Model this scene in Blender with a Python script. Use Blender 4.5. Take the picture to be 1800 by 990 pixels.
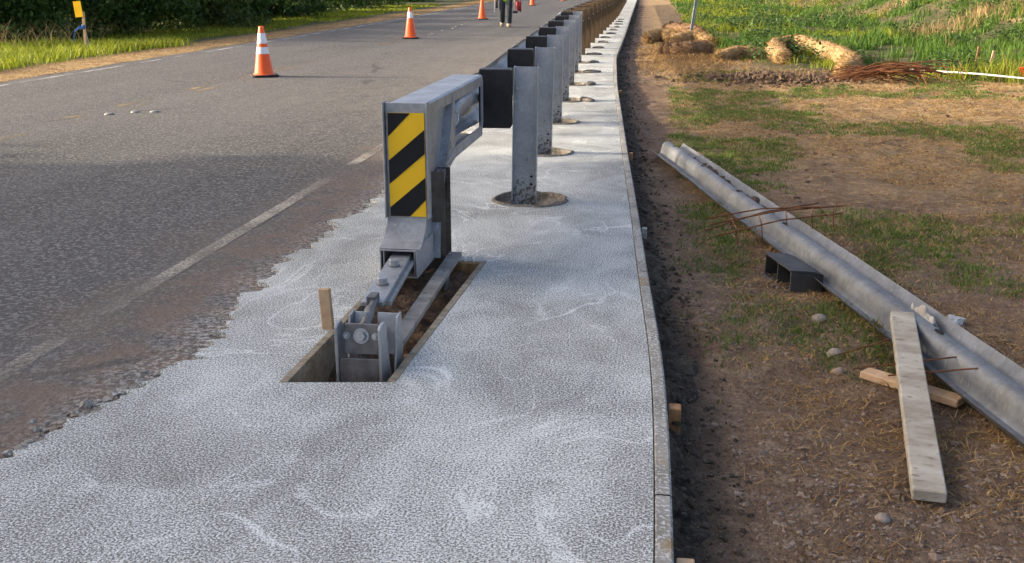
import bpy, bmesh, math, random
import numpy as np
from mathutils import Vector, Matrix
R = math.radians
scene = bpy.context.scene
for o in list(bpy.data.objects): bpy.data.objects.remove(o)
col = scene.collection

# ------------------------------------------------------------------ camera
CAM_H, PITCH, YAW = 1.35, R(16.07), R(8.13)
cam = bpy.data.objects.new('camera', bpy.data.cameras.new('camera'))
cam.data.sensor_width = 36; cam.data.lens = 37.0; cam.data.clip_end = 3000
cam.location = (0, 0, CAM_H); cam.rotation_euler = (math.pi/2-PITCH, 0, YAW)
col.objects.link(cam); scene.camera = cam
# ------------------------------------------------------------------ light
SUN_EL, SUN_AZ = R(17), R(3)            # light travels towards +X, slightly +Y
sdir = Vector((math.cos(SUN_AZ)*math.cos(SUN_EL), math.sin(SUN_AZ)*math.cos(SUN_EL), -math.sin(SUN_EL)))
world = bpy.data.worlds.new('World'); scene.world = world; world.use_nodes = True
wn = world.node_tree; bg = wn.nodes['Background']
sky = wn.nodes.new('ShaderNodeTexSky'); sky.sky_type = 'NISHITA'; sky.sun_disc = False
sky.sun_elevation = SUN_EL; sky.sun_rotation = math.atan2(-sdir.x, -sdir.y) % (2*math.pi)
sky.air_density = .55; sky.dust_density = 5.0; sky.ozone_density = 0.0
wn.links.new(sky.outputs[0], bg.inputs[0]); bg.inputs[1].default_value = 0.15
sun = bpy.data.objects.new('sun', bpy.data.lights.new('sun', 'SUN'))
sun.data.energy = 2.5; sun.data.angle = R(0.6); sun.data.color = (1.0, .85, .64)
sun.rotation_euler = sdir.to_track_quat('-Z', 'Y').to_euler(); sun.location = (-20, -5, 12); col.objects.link(sun)
scene.view_settings.view_transform = 'Standard'; scene.view_settings.look = 'None'
scene.view_settings.gamma = 1; scene.view_settings.exposure = 1.75
scene.render.engine = 'CYCLES'

# ------------------------------------------------------------------ helpers
rng = np.random.default_rng(7); random.seed(7)
def tag(o, label=None, cat=None, group=None, kind=None):
    if label: o['label'] = label
    if cat: o['category'] = cat
    if group: o['group'] = group
    if kind: o['kind'] = kind
    return o
def empty(name, loc, rz=0):
    o = bpy.data.objects.new(name, None); o.location = loc; o.rotation_euler = (0, 0, rz)
    o.empty_display_size = .1; col.objects.link(o); return o
def link(name, me, mat=None, parent=None):
    o = bpy.data.objects.new(name, me); col.objects.link(o)
    if mat and not me.materials: me.materials.append(mat)
    if parent: o.parent = parent
    return o
def npmesh(name, V, F, smooth=False):
    """F: (n,k) int array"""
    me = bpy.data.meshes.new(name); V = np.asarray(V, np.float32); F = np.asarray(F, np.int32)
    n, k = F.shape
    me.vertices.add(len(V)); me.vertices.foreach_set('co', V.ravel())
    me.loops.add(n*k); me.loops.foreach_set('vertex_index', F.ravel())
    me.polygons.add(n); me.polygons.foreach_set('loop_start', np.arange(0, n*k, k, dtype=np.int32))
    me.polygons.foreach_set('use_smooth', np.full(n, smooth)); me.update(calc_edges=True); me.validate()
    return me
class MB:
    def __init__(s): s.v = []; s.f = []
    def box(s, x0, x1, y0, y1, z0, z1, M=None):
        b = len(s.v); P = [(x, y, z) for z in (z0, z1) for y in (y0, y1) for x in (x0, x1)]
        if M is not None: P = [tuple(M @ Vector(p)) for p in P]
        s.v += P
        s.f += [[b+i for i in q] for q in ((0,2,3,1),(4,5,7,6),(0,1,5,4),(1,3,7,5),(3,2,6,7),(2,0,4,6))]
        return s
    def prism(s, poly, axis, a, b, M=None):
        """2D polygon extruded along axis from a to b"""
        k = len(poly); st = len(s.v)
        def mk(p, t): return {'x': (t, p[0], p[1]), 'y': (p[0], t, p[1]), 'z': (p[0], p[1], t)}[axis]
        P = [mk(p, a) for p in poly] + [mk(p, b) for p in poly]
        if M is not None: P = [tuple(M @ Vector(p)) for p in P]
        s.v += P; s.f.append([st+i for i in range(k)][::-1]); s.f.append([st+k+i for i in range(k)])
        for i in range(k): s.f.append([st+i, st+(i+1) % k, st+k+(i+1) % k, st+k+i])
        return s
    def tube(s, pts, r, n=8, cap=True):
        pts = [Vector(p) for p in pts]; rs = r if hasattr(r, '__len__') else [r]*len(pts); st = len(s.v)
        for i, p in enumerate(pts):
            d = (pts[min(i+1, len(pts)-1)]-pts[max(i-1, 0)]).normalized()
            a = d.cross(Vector((0, 0, 1)));
            if a.length < .05: a = d.cross(Vector((0, 1, 0)))
            a.normalize(); b = d.cross(a)
            for k in range(n):
                t = 2*math.pi*k/n; s.v.append(tuple(p+rs[i]*(a*math.cos(t)+b*math.sin(t))))
        for i in range(len(pts)-1):
            for k in range(n):
                s.f.append([st+i*n+k, st+i*n+(k+1) % n, st+(i+1)*n+(k+1) % n, st+(i+1)*n+k])
        if cap: s.f.append([st+k for k in range(n)][::-1]); s.f.append([st+(len(pts)-1)*n+k for k in range(n)])
        return s
    def lathe(s, prof, n=20, c=(0, 0, 0)):
        st = len(s.v)
        for (r, z) in prof:
            for k in range(n): t = 2*math.pi*k/n; s.v.append((c[0]+r*math.cos(t), c[1]+r*math.sin(t), c[2]+z))
        for i in range(len(prof)-1):
            for k in range(n): s.f.append([st+i*n+k, st+i*n+(k+1) % n, st+(i+1)*n+(k+1) % n, st+(i+1)*n+k])
        return s
    def mesh(s, name, bevel=0):
        me = bpy.data.meshes.new(name); me.from_pydata(s.v, [], s.f)
        bm = bmesh.new(); bm.from_mesh(me); bmesh.ops.recalc_face_normals(bm, faces=bm.faces)
        if bevel: bmesh.ops.bevel(bm, geom=list(bm.edges), offset=bevel, segments=1, affect='EDGES', clamp_overlap=True)
        bm.to_mesh(me); bm.free(); return me
    def build(s, name, mat, parent=None, bevel=0, smooth=False):
        me = s.mesh(name, bevel)
        if smooth: me.polygons.foreach_set('use_smooth', [True]*len(me.polygons))
        return link(name, me, mat, parent)
def copy_tree(o, parent=None):
    c = o.copy(); col.objects.link(c); c.parent = parent
    for ch in list(o.children): copy_tree(ch, c)
    return c
# value noise
_perm = rng.random((512, 512))
def vn(x, y):
    x = np.asarray(x, float); y = np.asarray(y, float); xi = np.floor(x).astype(int); yi = np.floor(y).astype(int)
    fx = x-xi; fy = y-yi; fx = fx*fx*(3-2*fx); fy = fy*fy*(3-2*fy); g = lambda a, b: _perm[a % 512, b % 512]
    return (g(xi, yi)*(1-fx)+g(xi+1, yi)*fx)*(1-fy)+(g(xi, yi+1)*(1-fx)+g(xi+1, yi+1)*fx)*fy
def fbm(x, y, o=4):
    s = 0; a = .5
    for i in range(o): s = s+a*vn(x*2**i+17*i, y*2**i+31*i); a *= .5
    return s/(1-.5**o)
def sst(a, b, x): t = np.clip((x-a)/(b-a), 0, 1); return t*t*(3-2*t)

# ------------------------------------------------------------------ materials
class NT:
    def __init__(s, name, alpha=False):
        s.m = bpy.data.materials.new(name); s.m.use_nodes = True; s.t = s.m.node_tree; s.n = s.t.nodes; s.b = s.n['Principled BSDF']
        s.tc = s.n.new('ShaderNodeTexCoord'); s.co = s.tc.outputs['Object']
    def l(s, a, b): s.t.links.new(a, b)
    def map(s, scale=(1, 1, 1)):
        m = s.n.new('ShaderNodeMapping'); m.inputs['Scale'].default_value = scale; s.l(s.co, m.inputs['Vector']); return m.outputs[0]
    def noise(s, scale, detail=4, rough=.55, co=None, dist=0):
        n = s.n.new('ShaderNodeTexNoise'); n.inputs['Scale'].default_value = scale; n.inputs['Detail'].default_value = detail
        n.inputs['Roughness'].default_value = rough; n.inputs['Distortion'].default_value = dist; s.l(co or s.co, n.inputs['Vector']); return n.outputs['Fac']
    def vor(s, scale, co=None, out='Distance'):
        n = s.n.new('ShaderNodeTexVoronoi'); n.inputs['Scale'].default_value = scale; s.l(co or s.co, n.inputs['Vector']); return n.outputs[out]
    def ramp(s, f, a, b):
        r = s.n.new('ShaderNodeMapRange'); r.inputs['From Min'].default_value = a; r.inputs['From Max'].default_value = b; s.l(f, r.inputs['Value']); return r.outputs[0]
    def math(s, op, a, b=None):
        m = s.n.new('ShaderNodeMath'); m.operation = op
        for i, v in enumerate((a, b)):
            if v is None: continue
            if isinstance(v, (int, float)): m.inputs[i].default_value = v
            else: s.l(v, m.inputs[i])
        return m.outputs[0]
    def mix(s, f, a, b):
        m = s.n.new('ShaderNodeMix'); m.data_type = 'RGBA'
        if isinstance(f, (int, float)): m.inputs[0].default_value = f
        else: s.l(f, m.inputs[0])
        for i, v in ((6, a), (7, b)):
            if isinstance(v, tuple): m.inputs[i].default_value = (*v, 1)
            else: s.l(v, m.inputs[i])
        return m.outputs[2]
    def bump(s, f, strength, dist=.01):
        b = s.n.new('ShaderNodeBump'); b.inputs['Strength'].default_value = strength; b.inputs['Distance'].default_value = dist
        s.l(f, b.inputs['Height']); s.l(b.outputs[0], s.b.inputs['Normal']); return b
    def done(s, colour, rough=.8, metal=0, spec=.3):
        if isinstance(colour, tuple): s.b.inputs['Base Color'].default_value = (*colour, 1)
        else: s.l(colour, s.b.inputs['Base Color'])
        if isinstance(rough, (int, float)): s.b.inputs['Roughness'].default_value = rough
        else: s.l(rough, s.b.inputs['Roughness'])
        s.b.inputs['Metallic'].default_value = metal; s.b.inputs['Specular IOR Level'].default_value = spec
        return s.m
    def sep(s):
        x = s.n.new('ShaderNodeSeparateXYZ'); s.l(s.co, x.inputs[0]); return x.outputs
    def rnd(s):
        g = s.n.new('ShaderNodeNewGeometry'); return g.outputs['Random Per Island']
def two(name, a, b, scale=8, rough=.8, metal=0, bump=.3, bscale=None, stretch=(1, 1, 1), c=None, dist=.004, spec=.3, lo=.35, hi=.65):
    t = NT(name); co = t.map(stretch); f = t.ramp(t.noise(scale, 5, .6, co), lo, hi); colr = t.mix(f, a, b)
    if c: colr = t.mix(t.ramp(t.noise(scale*3.1, 4, .6, co), .56, .7), colr, c)
    if bump: t.bump(t.noise(bscale or scale*6, 4, .65, co), bump, dist)
    return t.done(colr, rough, metal, spec)
def leafmat(name, a, b, trans=.35, rough=.6):
    t = NT(name); c = t.mix(t.rnd(), a, b); t.done(c, rough, 0, .25)
    tr = t.n.new('ShaderNodeBsdfTranslucent'); t.l(c, tr.inputs[0]); mx = t.n.new('ShaderNodeMixShader'); mx.inputs[0].default_value = trans
    t.l(t.b.outputs[0], mx.inputs[1]); t.l(tr.outputs[0], mx.inputs[2]); t.l(mx.outputs[0], t.n['Material Output'].inputs[0]); return t.m

def m_concrete():
    t = NT('concrete'); big = t.noise(.75, 4, .55, dist=.9); mid = t.noise(2.6, 5, .62, t.map((1.2, .8, 1)), dist=1.2)
    grain = t.noise(150, 2, .7); fine = t.noise(330, 2, .6); sw = t.noise(1.5, 3, .5, t.map((1, .8, 1)), dist=2.2)
    cloud = t.ramp(t.math('ADD', t.math('MULTIPLY', big, .55), t.math('MULTIPLY', mid, .45)), .36, .66)
    swirl = t.math('MULTIPLY', t.ramp(t.math('ABSOLUTE', t.math('SUBTRACT', sw, .5)), .026, .0), t.ramp(t.noise(1.6, 3), .46, .62))
    g = t.math('ADD', t.math('MULTIPLY', grain, .8), t.math('MULTIPLY', fine, .2))
    lvl = t.math('ADD', t.math('MULTIPLY', cloud, .52), t.math('MULTIPLY', swirl, .45))
    m = t.math('ADD', lvl, t.math('MULTIPLY', t.math('SUBTRACT', t.ramp(g, .40, .60), .42), 1.15)); m = t.ramp(m, -.04, .86)
    base = t.mix(t.ramp(t.noise(1.7, 4), .35, .65), (.095, .096, .083), (.15, .150, .132))
    base = t.mix(t.math('MULTIPLY', t.ramp(t.noise(.9, 5, .65), .58, .70), .35), base, (.17, .14, .10))
    t.bump(t.math('ADD', t.math('MULTIPLY', grain, .9), t.math('MULTIPLY', mid, .6)), .55, .005)
    return t.done(t.mix(m, base, (.70, .725, .70)), .75, 0, .3)
def m_galv(name, a, b, stain, rough=.5, metal=.7, mudz=None):
    t = NT(name); v = t.vor(48, out='Color'); sp = t.n.new('ShaderNodeSeparateColor'); t.l(v, sp.inputs[0])
    f = t.math('ADD', t.math('MULTIPLY', t.ramp(t.noise(6, 5, .6), .32, .68), .7), t.math('MULTIPLY', sp.outputs[0], .3)); c = t.mix(f, a, b)
    c = t.mix(t.math('MULTIPLY', t.ramp(t.noise(3.2, 6, .7, t.map((2, 2, .5))), .56, .70), .6), c, stain)
    c = t.mix(t.math('MULTIPLY', t.ramp(t.noise(60, 3, .6, t.map((1, 1, .12))), .62, .70), .5), c, tuple(k*1.5 for k in b))
    if mudz:
        x, y, z = t.sep(); k = t.math('MULTIPLY', t.ramp(z, mudz, .0), .27); sx = t.math('ADD', t.noise(34, 4, .65), k)
        c = t.mix(t.ramp(sx, .74, .80), c, (.13, .115, .098))
    t.bump(t.math('ADD', t.noise(50, 4, .65), t.math('MULTIPLY', sp.outputs[1], .3)), .15, .003)
    return t.done(c, t.ramp(t.noise(11, 4), .2, .9) if 0 else rough, metal, .5)
def m_crust():
    t = NT('cement_crust'); g = t.noise(85, 2, .6); c = t.mix(t.ramp(t.noise(6, 4), .4, .62), (.20, .19, .16), (.30, .29, .26))
    c = t.mix(t.ramp(t.math('ADD', g, t.math('MULTIPLY', t.noise(4, 3), .25)), .66, .76), c, (.52, .52, .50))
    c = t.mix(t.ramp(t.noise(3.3, 5), .60, .70), c, (.27, .19, .10)); t.bump(t.noise(45, 5, .7), .8, .008); return t.done(c, .85)
def m_asphalt():
    t = NT('asphalt'); x, y, z = t.sep()
    v = t.vor(62, out='Color'); sp = t.n.new('ShaderNodeSeparateColor'); t.l(v, sp.inputs[0])
    agg = sp.outputs[0]; g = t.noise(44, 3, .75)
    base = t.mix(t.ramp(t.noise(.45, 5, .6, t.map((1, .35, 1))), .38, .62), (.038, .037, .036), (.076, .073, .070))
    base = t.mix(t.ramp(t.math('ADD', t.math('MULTIPLY', agg, .5), t.math('MULTIPLY', g, .7)), .62, .92), base, (.25, .24, .225))
    base = t.mix(t.math('MULTIPLY', t.ramp(g, .50, .34), .8), base, (.014, .0135, .013))
    # dusty tan haul-track patch up to the cross joint, between centre and shoulder
    wob = t.math('MULTIPLY', t.math('SUBTRACT', t.noise(.5, 4), .5), 3.0)
    dx = t.ramp(t.math('ADD', x, wob), -5.6, -2.6); dy = t.math('MULTIPLY', t.ramp(t.math('ADD', y, wob), 7.5, 11.5), t.ramp(y, 26.4, 26.0))
    dust = t.math('MULTIPLY', t.math('MULTIPLY', dx, dy), t.ramp(t.noise(6, 5, .7, t.map((1, .5, 1))), .30, .62))
    base = t.mix(t.math('MULTIPLY', dust, .55), base, (.21, .18, .145))
    # brown soil tracked along the broken shoulder
    w2 = t.math('MULTIPLY', t.math('SUBTRACT', t.noise(1.6, 4), .5), 1.1)
    sh = t.math('MULTIPLY', t.ramp(t.math('ADD', x, w2), -2.65, -2.0), t.ramp(t.noise(5, 5, .7), .34, .58))
    base = t.mix(t.math('MULTIPLY', sh, .8), base, (.17, .105, .062))
    base = t.mix(t.math('MULTIPLY', t.ramp(t.math('ADD', x, t.math('MULTIPLY', w2, .4)), -2.05, -1.75), t.ramp(t.noise(40, 3, .7), .48, .6)), base, (.42, .42, .40))
    # pale crosswise scuffs
    sc = t.ramp(t.noise(1.0, 6, .7, t.map((.5, 5, 1))), .62, .75)
    base = t.mix(t.math('MULTIPLY', sc, .35), base, (.33, .31, .28))
    ve = t.n.new('ShaderNodeTexVoronoi'); ve.feature = 'DISTANCE_TO_EDGE'; ve.inputs['Scale'].default_value = .22; nn = t.n.new('ShaderNodeTexNoise'); nn.inputs['Scale'].default_value = 1.2; t.l(t.co, nn.inputs['Vector'])
    mv = t.n.new('ShaderNodeMix'); mv.data_type = 'VECTOR'; mv.inputs[0].default_value = .35; t.l(t.map((1, .8, 1)), mv.inputs[4]); t.l(nn.outputs['Color'], mv.inputs[5]); t.l(mv.outputs[1], ve.inputs['Vector'])
    crack = t.math('MULTIPLY', t.ramp(ve.outputs['Distance'], .006, .001), t.ramp(t.noise(.8, 3), .5, .62)); base = t.mix(t.math('MULTIPLY', crack, .8), base, (.012, .012, .012))
    wheel = t.ramp(t.noise(1.0, 3, .5, t.map((1.1, .03, 1))), .42, .62); base = t.mix(t.math('MULTIPLY', wheel, .22), base, (.15, .145, .14))
    t.bump(t.math('ADD', t.math('MULTIPLY', g, 1.0), agg), 1.0, .014); return t.done(base, .82, 0, .35)
def m_paint(name, c, lo, hi):
    t = NT(name); w = t.ramp(t.math('ADD', t.math('MULTIPLY', t.noise(1.1, 3), .85), t.math('MULTIPLY', t.noise(55, 4, .7), .45)), lo, hi)
    t.done(t.mix(t.noise(30, 3), c, tuple(k*.75 for k in c)), .7); t.bump(t.noise(70, 3, .7), .6, .004)
    tr = t.n.new('ShaderNodeBsdfTransparent'); mx = t.n.new('ShaderNodeMixShader'); t.l(w, mx.inputs[0]); t.l(tr.outputs[0], mx.inputs[1]); t.l(t.b.outputs[0], mx.inputs[2])
    t.l(mx.outputs[0], t.n['Material Output'].inputs[0]); return t.m
def m_ground():
    t = NT('soil_and_turf'); a = t.n.new('ShaderNodeAttribute'); a.attribute_name = 'zone'; s = t.n.new('ShaderNodeSeparateColor'); t.l(a.outputs['Color'], s.inputs[0])
    n1 = t.noise(1.3, 5, .6); n2 = t.noise(14, 5, .7); n3 = t.noise(70, 4, .7)
    c = t.mix(t.ramp(n1, .36, .64), (.165, .103, .065), (.28, .19, .125))
    c = t.mix(t.ramp(n2, .48, .72), c, (.38, .28, .19)); c = t.mix(t.math('MULTIPLY', t.ramp(n3, .5, .36), .6), c, (.045, .028, .018))
    dry = t.mix(t.ramp(n2, .35, .65), (.27, .17, .07), (.50, .37, .18))
    c = t.mix(t.math('MULTIPLY', s.outputs[1], t.ramp(t.math('ADD', n1, t.math('MULTIPLY', n2, .6)), .55, .85)), c, dry)
    grn = t.mix(t.ramp(n2, .35, .65), (.03, .042, .014), (.08, .088, .032))
    c = t.mix(t.math('MULTIPLY', s.outputs[0], t.ramp(n1, .25, .5)), c, grn)
    c = t.mix(s.outputs[2], c, t.mix(n2, (.040, .033, .026), (.09, .075, .058)))
    t.bump(t.math('ADD', n3, t.math('MULTIPLY', n2, 1.5)), 1.0, .035); return t.done(c, .92, 0, .2)
MAT = dict(strut=two('weathered_steel_strip', (.17, .16, .14), (.32, .31, .285), 8, .75, .2, .3, 60, c=(.14, .105, .07)), lining=two('cement_stained_timber', (.20, .16, .105), (.33, .29, .22), 9, .9, 0, .8, 50, (3, 1, 3), c=(.12, .10, .075), dist=.008), brown_steel=two('brown_stained_steel', (.075, .058, .044), (.17, .14, .11), 8, .7, .2, .3, 60, c=(.17, .15, .13)), rim=two('dirt_crusted_rim', (.10, .085, .065), (.22, .20, .17), 20, .95, 0, 1, 60, c=(.32, .31, .29), dist=.012), concrete=m_concrete(), crust=m_crust(), asphalt=m_asphalt(), ground=m_ground(),
    white_paint=m_paint('worn_white_paint', (.50, .45, .36), .60, .82), white_line=m_paint('white_line_paint', (.40, .40, .39), .48, .78), yellow_paint=m_paint('worn_yellow_paint', (.36, .26, .12), .68, .90),
    post_steel=m_galv('post_steel', (.27, .285, .30), (.43, .445, .46), (.17, .165, .16), .55, .55, .42), galv=m_galv('galvanised_steel', (.25, .262, .275), (.47, .485, .50), (.15, .145, .14)),
    galv_dirty=m_galv('muddy_galvanised_steel', (.24, .245, .245), (.44, .445, .445), (.14, .115, .09), .6, .5),
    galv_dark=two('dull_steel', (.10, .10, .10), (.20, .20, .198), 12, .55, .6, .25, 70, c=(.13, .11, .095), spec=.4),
    black=two('black_composite', (.012, .012, .013), (.022, .022, .023), 12, .5, 0, .15, 60), black_dusty=two('dusty_black_plastic', (.022, .022, .023), (.06, .056, .05), 9, .6, 0, .3, 60),
    dark=two('shade_and_eye_black', (.008, .008, .008), (.014, .013, .012), 9, .9, 0, 0),  # near-black colour standing in for shade inside openings; also colours the eyes
    sheet_yellow=two('yellow_reflective_sheet', (.92, .52, .008), (.96, .57, .012), 3, .35, 0, 0, spec=.5), sheet_black=two('black_sheet', (.008, .008, .009), (.013, .013, .014), 5, .4, 0, 0),
    timber=two('timber_brown', (.20, .105, .045), (.36, .20, .09), 5, .8, 0, .4, 30, (6, 6, .8), c=(.14, .08, .045)), timber_pale=two('timber_pale', (.42, .27, .15), (.55, .38, .23), 5, .8, 0, .3, 30, (5, 1, 5)),
    old_wood=two('weathered_post_wood', (.06, .040, .022), (.15, .098, .05), 4, .85, 0, .5, 20, (7, 7, .6), c=(.07, .045, .022)),
    plank=two('cement_smeared_plank', (.27, .235, .175), (.43, .395, .33), 6, .85, 0, .6, 45, (2.2, 1, 3), c=(.19, .155, .115)),
    plank_edge=two('plank_raw_edge', (.42, .27, .13), (.55, .38, .2), 5, .85, 0, .3, 40), rust=two('rusty_steel', (.085, .034, .016), (.21, .085, .035), 18, .9, .1, .4, 90),
    orange=two('cone_orange', (.85, .10, .012), (.92, .135, .018), 5, .45, 0, 0, spec=.4), cone_white=two('reflective_collar', (.75, .75, .75), (.84, .84, .84), 9, .4, 0, 0), rubber=two('black_rubber', (.02, .02, .02), (.045, .042, .04), 9, .8, 0, .2),
    pit_soil=two('wet_pit_soil', (.06, .040, .026), (.15, .098, .062), 14, .9, 0, .9, 60, c=(.23, .125, .07), dist=.02), mud=two('wet_grey_mud', (.042, .034, .026), (.12, .098, .075), 16, .95, 0, 1, 60, c=(.17, .15, .125), dist=.03, spec=.1),
    stone=NT('pebble').m, jeans=two('dark_jeans', (.018, .024, .03), (.05, .06, .065), 14, .9, 0, .3, 60), vest=two('lime_vest', (.42, .75, .03), (.5, .85, .05), 6, .7, 0, .1), boot=two('tan_boot', (.34, .27, .19), (.45, .37, .27), 12, .85, 0, .2), skin=two('skin', (.35, .19, .12), (.42, .24, .16), 8, .6, 0, 0),
    red=two('red_plastic', (.22, .015, .02), (.36, .03, .035), 6, .5, 0, 0), white=two('white_plastic', (.36, .36, .35), (.52, .52, .50), 9, .6, 0, .3), beam=m_galv('loose_beam_zinc', (.10, .106, .113), (.215, .226, .238), (.16, .135, .10), .55, .55), stone2=two('pale_stone', (.20, .165, .13), (.33, .28, .23), 20, .9, 0, .5, 70), rag=two('dirty_cloth', (.27, .24, .195), (.46, .425, .37), 10, .9, 0, .5, 60), blue=two('blue_ribbon', (.02, .10, .38), (.03, .16, .5), 6, .5, 0, 0),
    bark=two('bark', (.035, .026, .02), (.085, .068, .052), 12, .95, 0, .7, 40), coir=two('coir_fibre', (.15, .085, .045), (.30, .19, .10), 22, .95, 0, 1, 110, c=(.10, .06, .03), dist=.02), straw_log=two('straw_fibre', (.26, .165, .075), (.42, .29, .14), 22, .95, 0, 1, 110, c=(.2, .12, .06), dist=.02),
    leaf=leafmat('dark_leaf', (.026, .058, .012), (.085, .155, .032)), leaf2=leafmat('mid_leaf', (.045, .075, .016), (.11, .15, .04)), grass=leafmat('green_grass', (.035, .085, .012), (.12, .22, .03), .4), grass_bright=leafmat('bright_grass', (.10, .15, .012), (.30, .33, .03), .45),
    short=leafmat('short_turf', (.05, .10, .015), (.15, .21, .04), .35), straw=leafmat('dry_straw', (.20, .10, .032), (.50, .34, .14), .3), seed=leafmat('dry_seed_grass', (.20, .13, .06), (.38, .27, .13), .3), weed=leafmat('weed_leaf', (.03, .06, .014), (.09, .15, .04), .3), coir_strand=leafmat('coir_strand', (.07, .035, .016), (.24, .14, .07), .15), centre_hot=two('ceramic', (.17, .165, .15), (.28, .27, .25), 9, .6))
t = NT('pebble_stone'); c = t.mix(t.rnd(), (.10, .068, .046), (.27, .20, .15)); t.bump(t.noise(90, 4), .5, .004); MAT['stone'] = t.done(t.mix(t.ramp(t.noise(30, 4), .4, .65), c, (.20, .155, .125)), .85)
G = MAT

# ------------------------------------------------------------------ terrain function
EDGE = np.array([(.075, -4), (.069, 2.27), (.06, 2.88), (.045, 3.64), (-.035, 4.68), (-.10, 5.83), (-.25, 8.16), (-.61, 14.05), (-.87, 19.3), (-1.02, 27.3), (-1.30, 40), (-1.96, 71), (-2.6, 90)])
_ey = np.arange(-6, 95, .05); _ex = np.interp(_ey, EDGE[:, 1], EDGE[:, 0]); _k = np.exp(-np.linspace(-2.2, 2.2, 61)**2); _ex = np.convolve(np.pad(_ex, 30, mode='edge'), _k/_k.sum(), 'valid')
def edge(y): return np.interp(y, _ey, _ex)
def curve(y): return -.0004*np.clip(y, 0, 200)**2          # the road bends gently left
def rl(y): return -8.95+curve(y)                            # left rim of the asphalt
def gz(x, y):
    x = np.asarray(x, float); y = np.asarray(y, float); d = x-edge(y)
    right = -.12+.035*(fbm(x*1.1, y*1.1)-.5)*2+.03*(fbm(x*6, y*6, 4)-.5)*2*sst(40, 12, y)
    right = right+.10*sst(1.5, 6, x)*(fbm(x*.35, y*.35)-.2)+.25*sst(14, 34, y)*sst(.5, 3.5, d)*fbm(x*.5+3, y*.3)
    right = right+np.clip(x-6.3-1.6*(fbm(y*.15, x*0+3.)-.5), 0, 30)*.42*(.8+.45*fbm(x*.25, y*.25))*sst(12, 24, y)
    dl = rl(y)-x
    left = -.05-.02*np.clip(dl, 0, 4)+.05*(fbm(x*.8, y*.8)-.5)+.35*sst(6, 20, dl)*fbm(x*.2, y*.2)
    under = -.55
    z = np.where(d > .03, right, np.where(dl > 0, left, under))
    return z
# ------------------------------------------------------------------ ground sheet
def axis(segs):
    out = []
    for a, b, n in segs: out += list(np.linspace(a, b, n, endpoint=False))
    return np.array(out+[segs[-1][1]])
def ground():
    xs = axis([(-600, -60, 10), (-60, -16, 24), (-16, -8.5, 36), (-8.5, -2.6, 8), (-2.6, -.3, 46), (-.3, 3.2, 90), (3.2, 8, 50), (8, 26, 40), (26, 80, 16), (80, 600, 10)])
    ys = axis([(-300, -20, 10), (-20, 1, 14), (1, 9, 150), (9, 22, 130), (22, 50, 90), (50, 110, 40), (110, 1500, 20)])
    X, Y = np.meshgrid(xs, ys); Z = gz(X, Y); nx, ny = len(xs), len(ys)
    i = np.arange(nx-1); j = np.arange(ny-1); I, J = np.meshgrid(i, j); a = (J*nx+I).ravel()
    me = npmesh('ground', np.stack([X.ravel(), Y.ravel(), Z.ravel()], 1), np.stack([a, a+1, a+nx+1, a+nx], 1), True)
    d = X-edge(Y); dl = rl(Y)-X
    green = sst(15.5, 19, Y)*sst(1.6, 3.2, d-1.2*sst(19, 32, Y)*0)*.95; green = np.where(d > 0, green, sst(1.0, 2.0, dl))
    green = np.where((d > 0) & (X > 7.5), green*np.clip(1.25-fbm(X*.3, Y*.3)*1.7, .05, 1), green)
    dry = np.where(d > 0, sst(6, 13, Y+1.1*X)*(1-.8*green)*sst(.35, 1.0, d)*(.55+.45*sst(2.0, 5, X)), sst(.05, .3, dl)*sst(2.6, 1.4, dl))
    mud = np.where(d > 0, sst(.24, .02, d+.14*(fbm(X*3, Y*3)-.5))*.7, 0)
    c = np.stack([green, dry, mud, np.ones_like(mud)], -1).reshape(-1, 4).astype(np.float32)
    at = me.color_attributes.new('zone', 'FLOAT_COLOR', 'POINT'); at.data.foreach_set('color', c.ravel())
    tag(link('ground', me, G['ground']), kind='structure')
ground()

# ------------------------------------------------------------------ road
def strip(name, x0f, x1f, ys, z, mat, nx=2):
    V = []; F = []
    for y in ys:
        a, b = x0f(y), x1f(y)
        for k in range(nx): V.append((a+(b-a)*k/(nx-1), y, z))
    for j in range(len(ys)-1):
        for k in range(nx-1): i = j*nx+k; F.append((i, i+1, i+nx+1, i+nx))
    return tag(link(name, npmesh(name, V, F), mat), kind='structure')
ysr = list(np.linspace(-20, 40, 121))+list(np.linspace(41, 200, 80))
def road():
    ys = ysr; prof = [(0, -.5), (0, -.02)]; V = []; F = []
    for y in ys:
        l = rl(y)+.10*(float(fbm(y*1.7, 3.3))-.5)*2; r = -1.5+curve(y)
        V += [(l-.1, y, -.5), (l, y, -.022), (r, y, -.022), (r, y, -.5)]
    for j in range(len(ys)-1):
        for k in range(3): i = j*4+k; F.append((i, i+1, i+5, i+4))
    tag(link('road', npmesh('road', V, F), G['asphalt']), kind='structure')
road()
strip('road_edge_line', lambda y: -2.36+curve(y), lambda y: -2.275+curve(y), list(np.arange(-6, 26, .5)), -.018, G['white_paint'])
strip('road_side_line', lambda y: rl(y)+.26, lambda y: rl(y)+.34, list(np.arange(-6, 160, 1.)), -.018, G['white_line'])
for k, o in enumerate((-.10, .10)):
    strip('centre_line', lambda y: -5.87+o+curve(y)*.7-.05, lambda y: -5.87+o+curve(y)*.7+.05, list(np.arange(2, 26, .5)), -.018, G['yellow_paint'])

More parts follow.
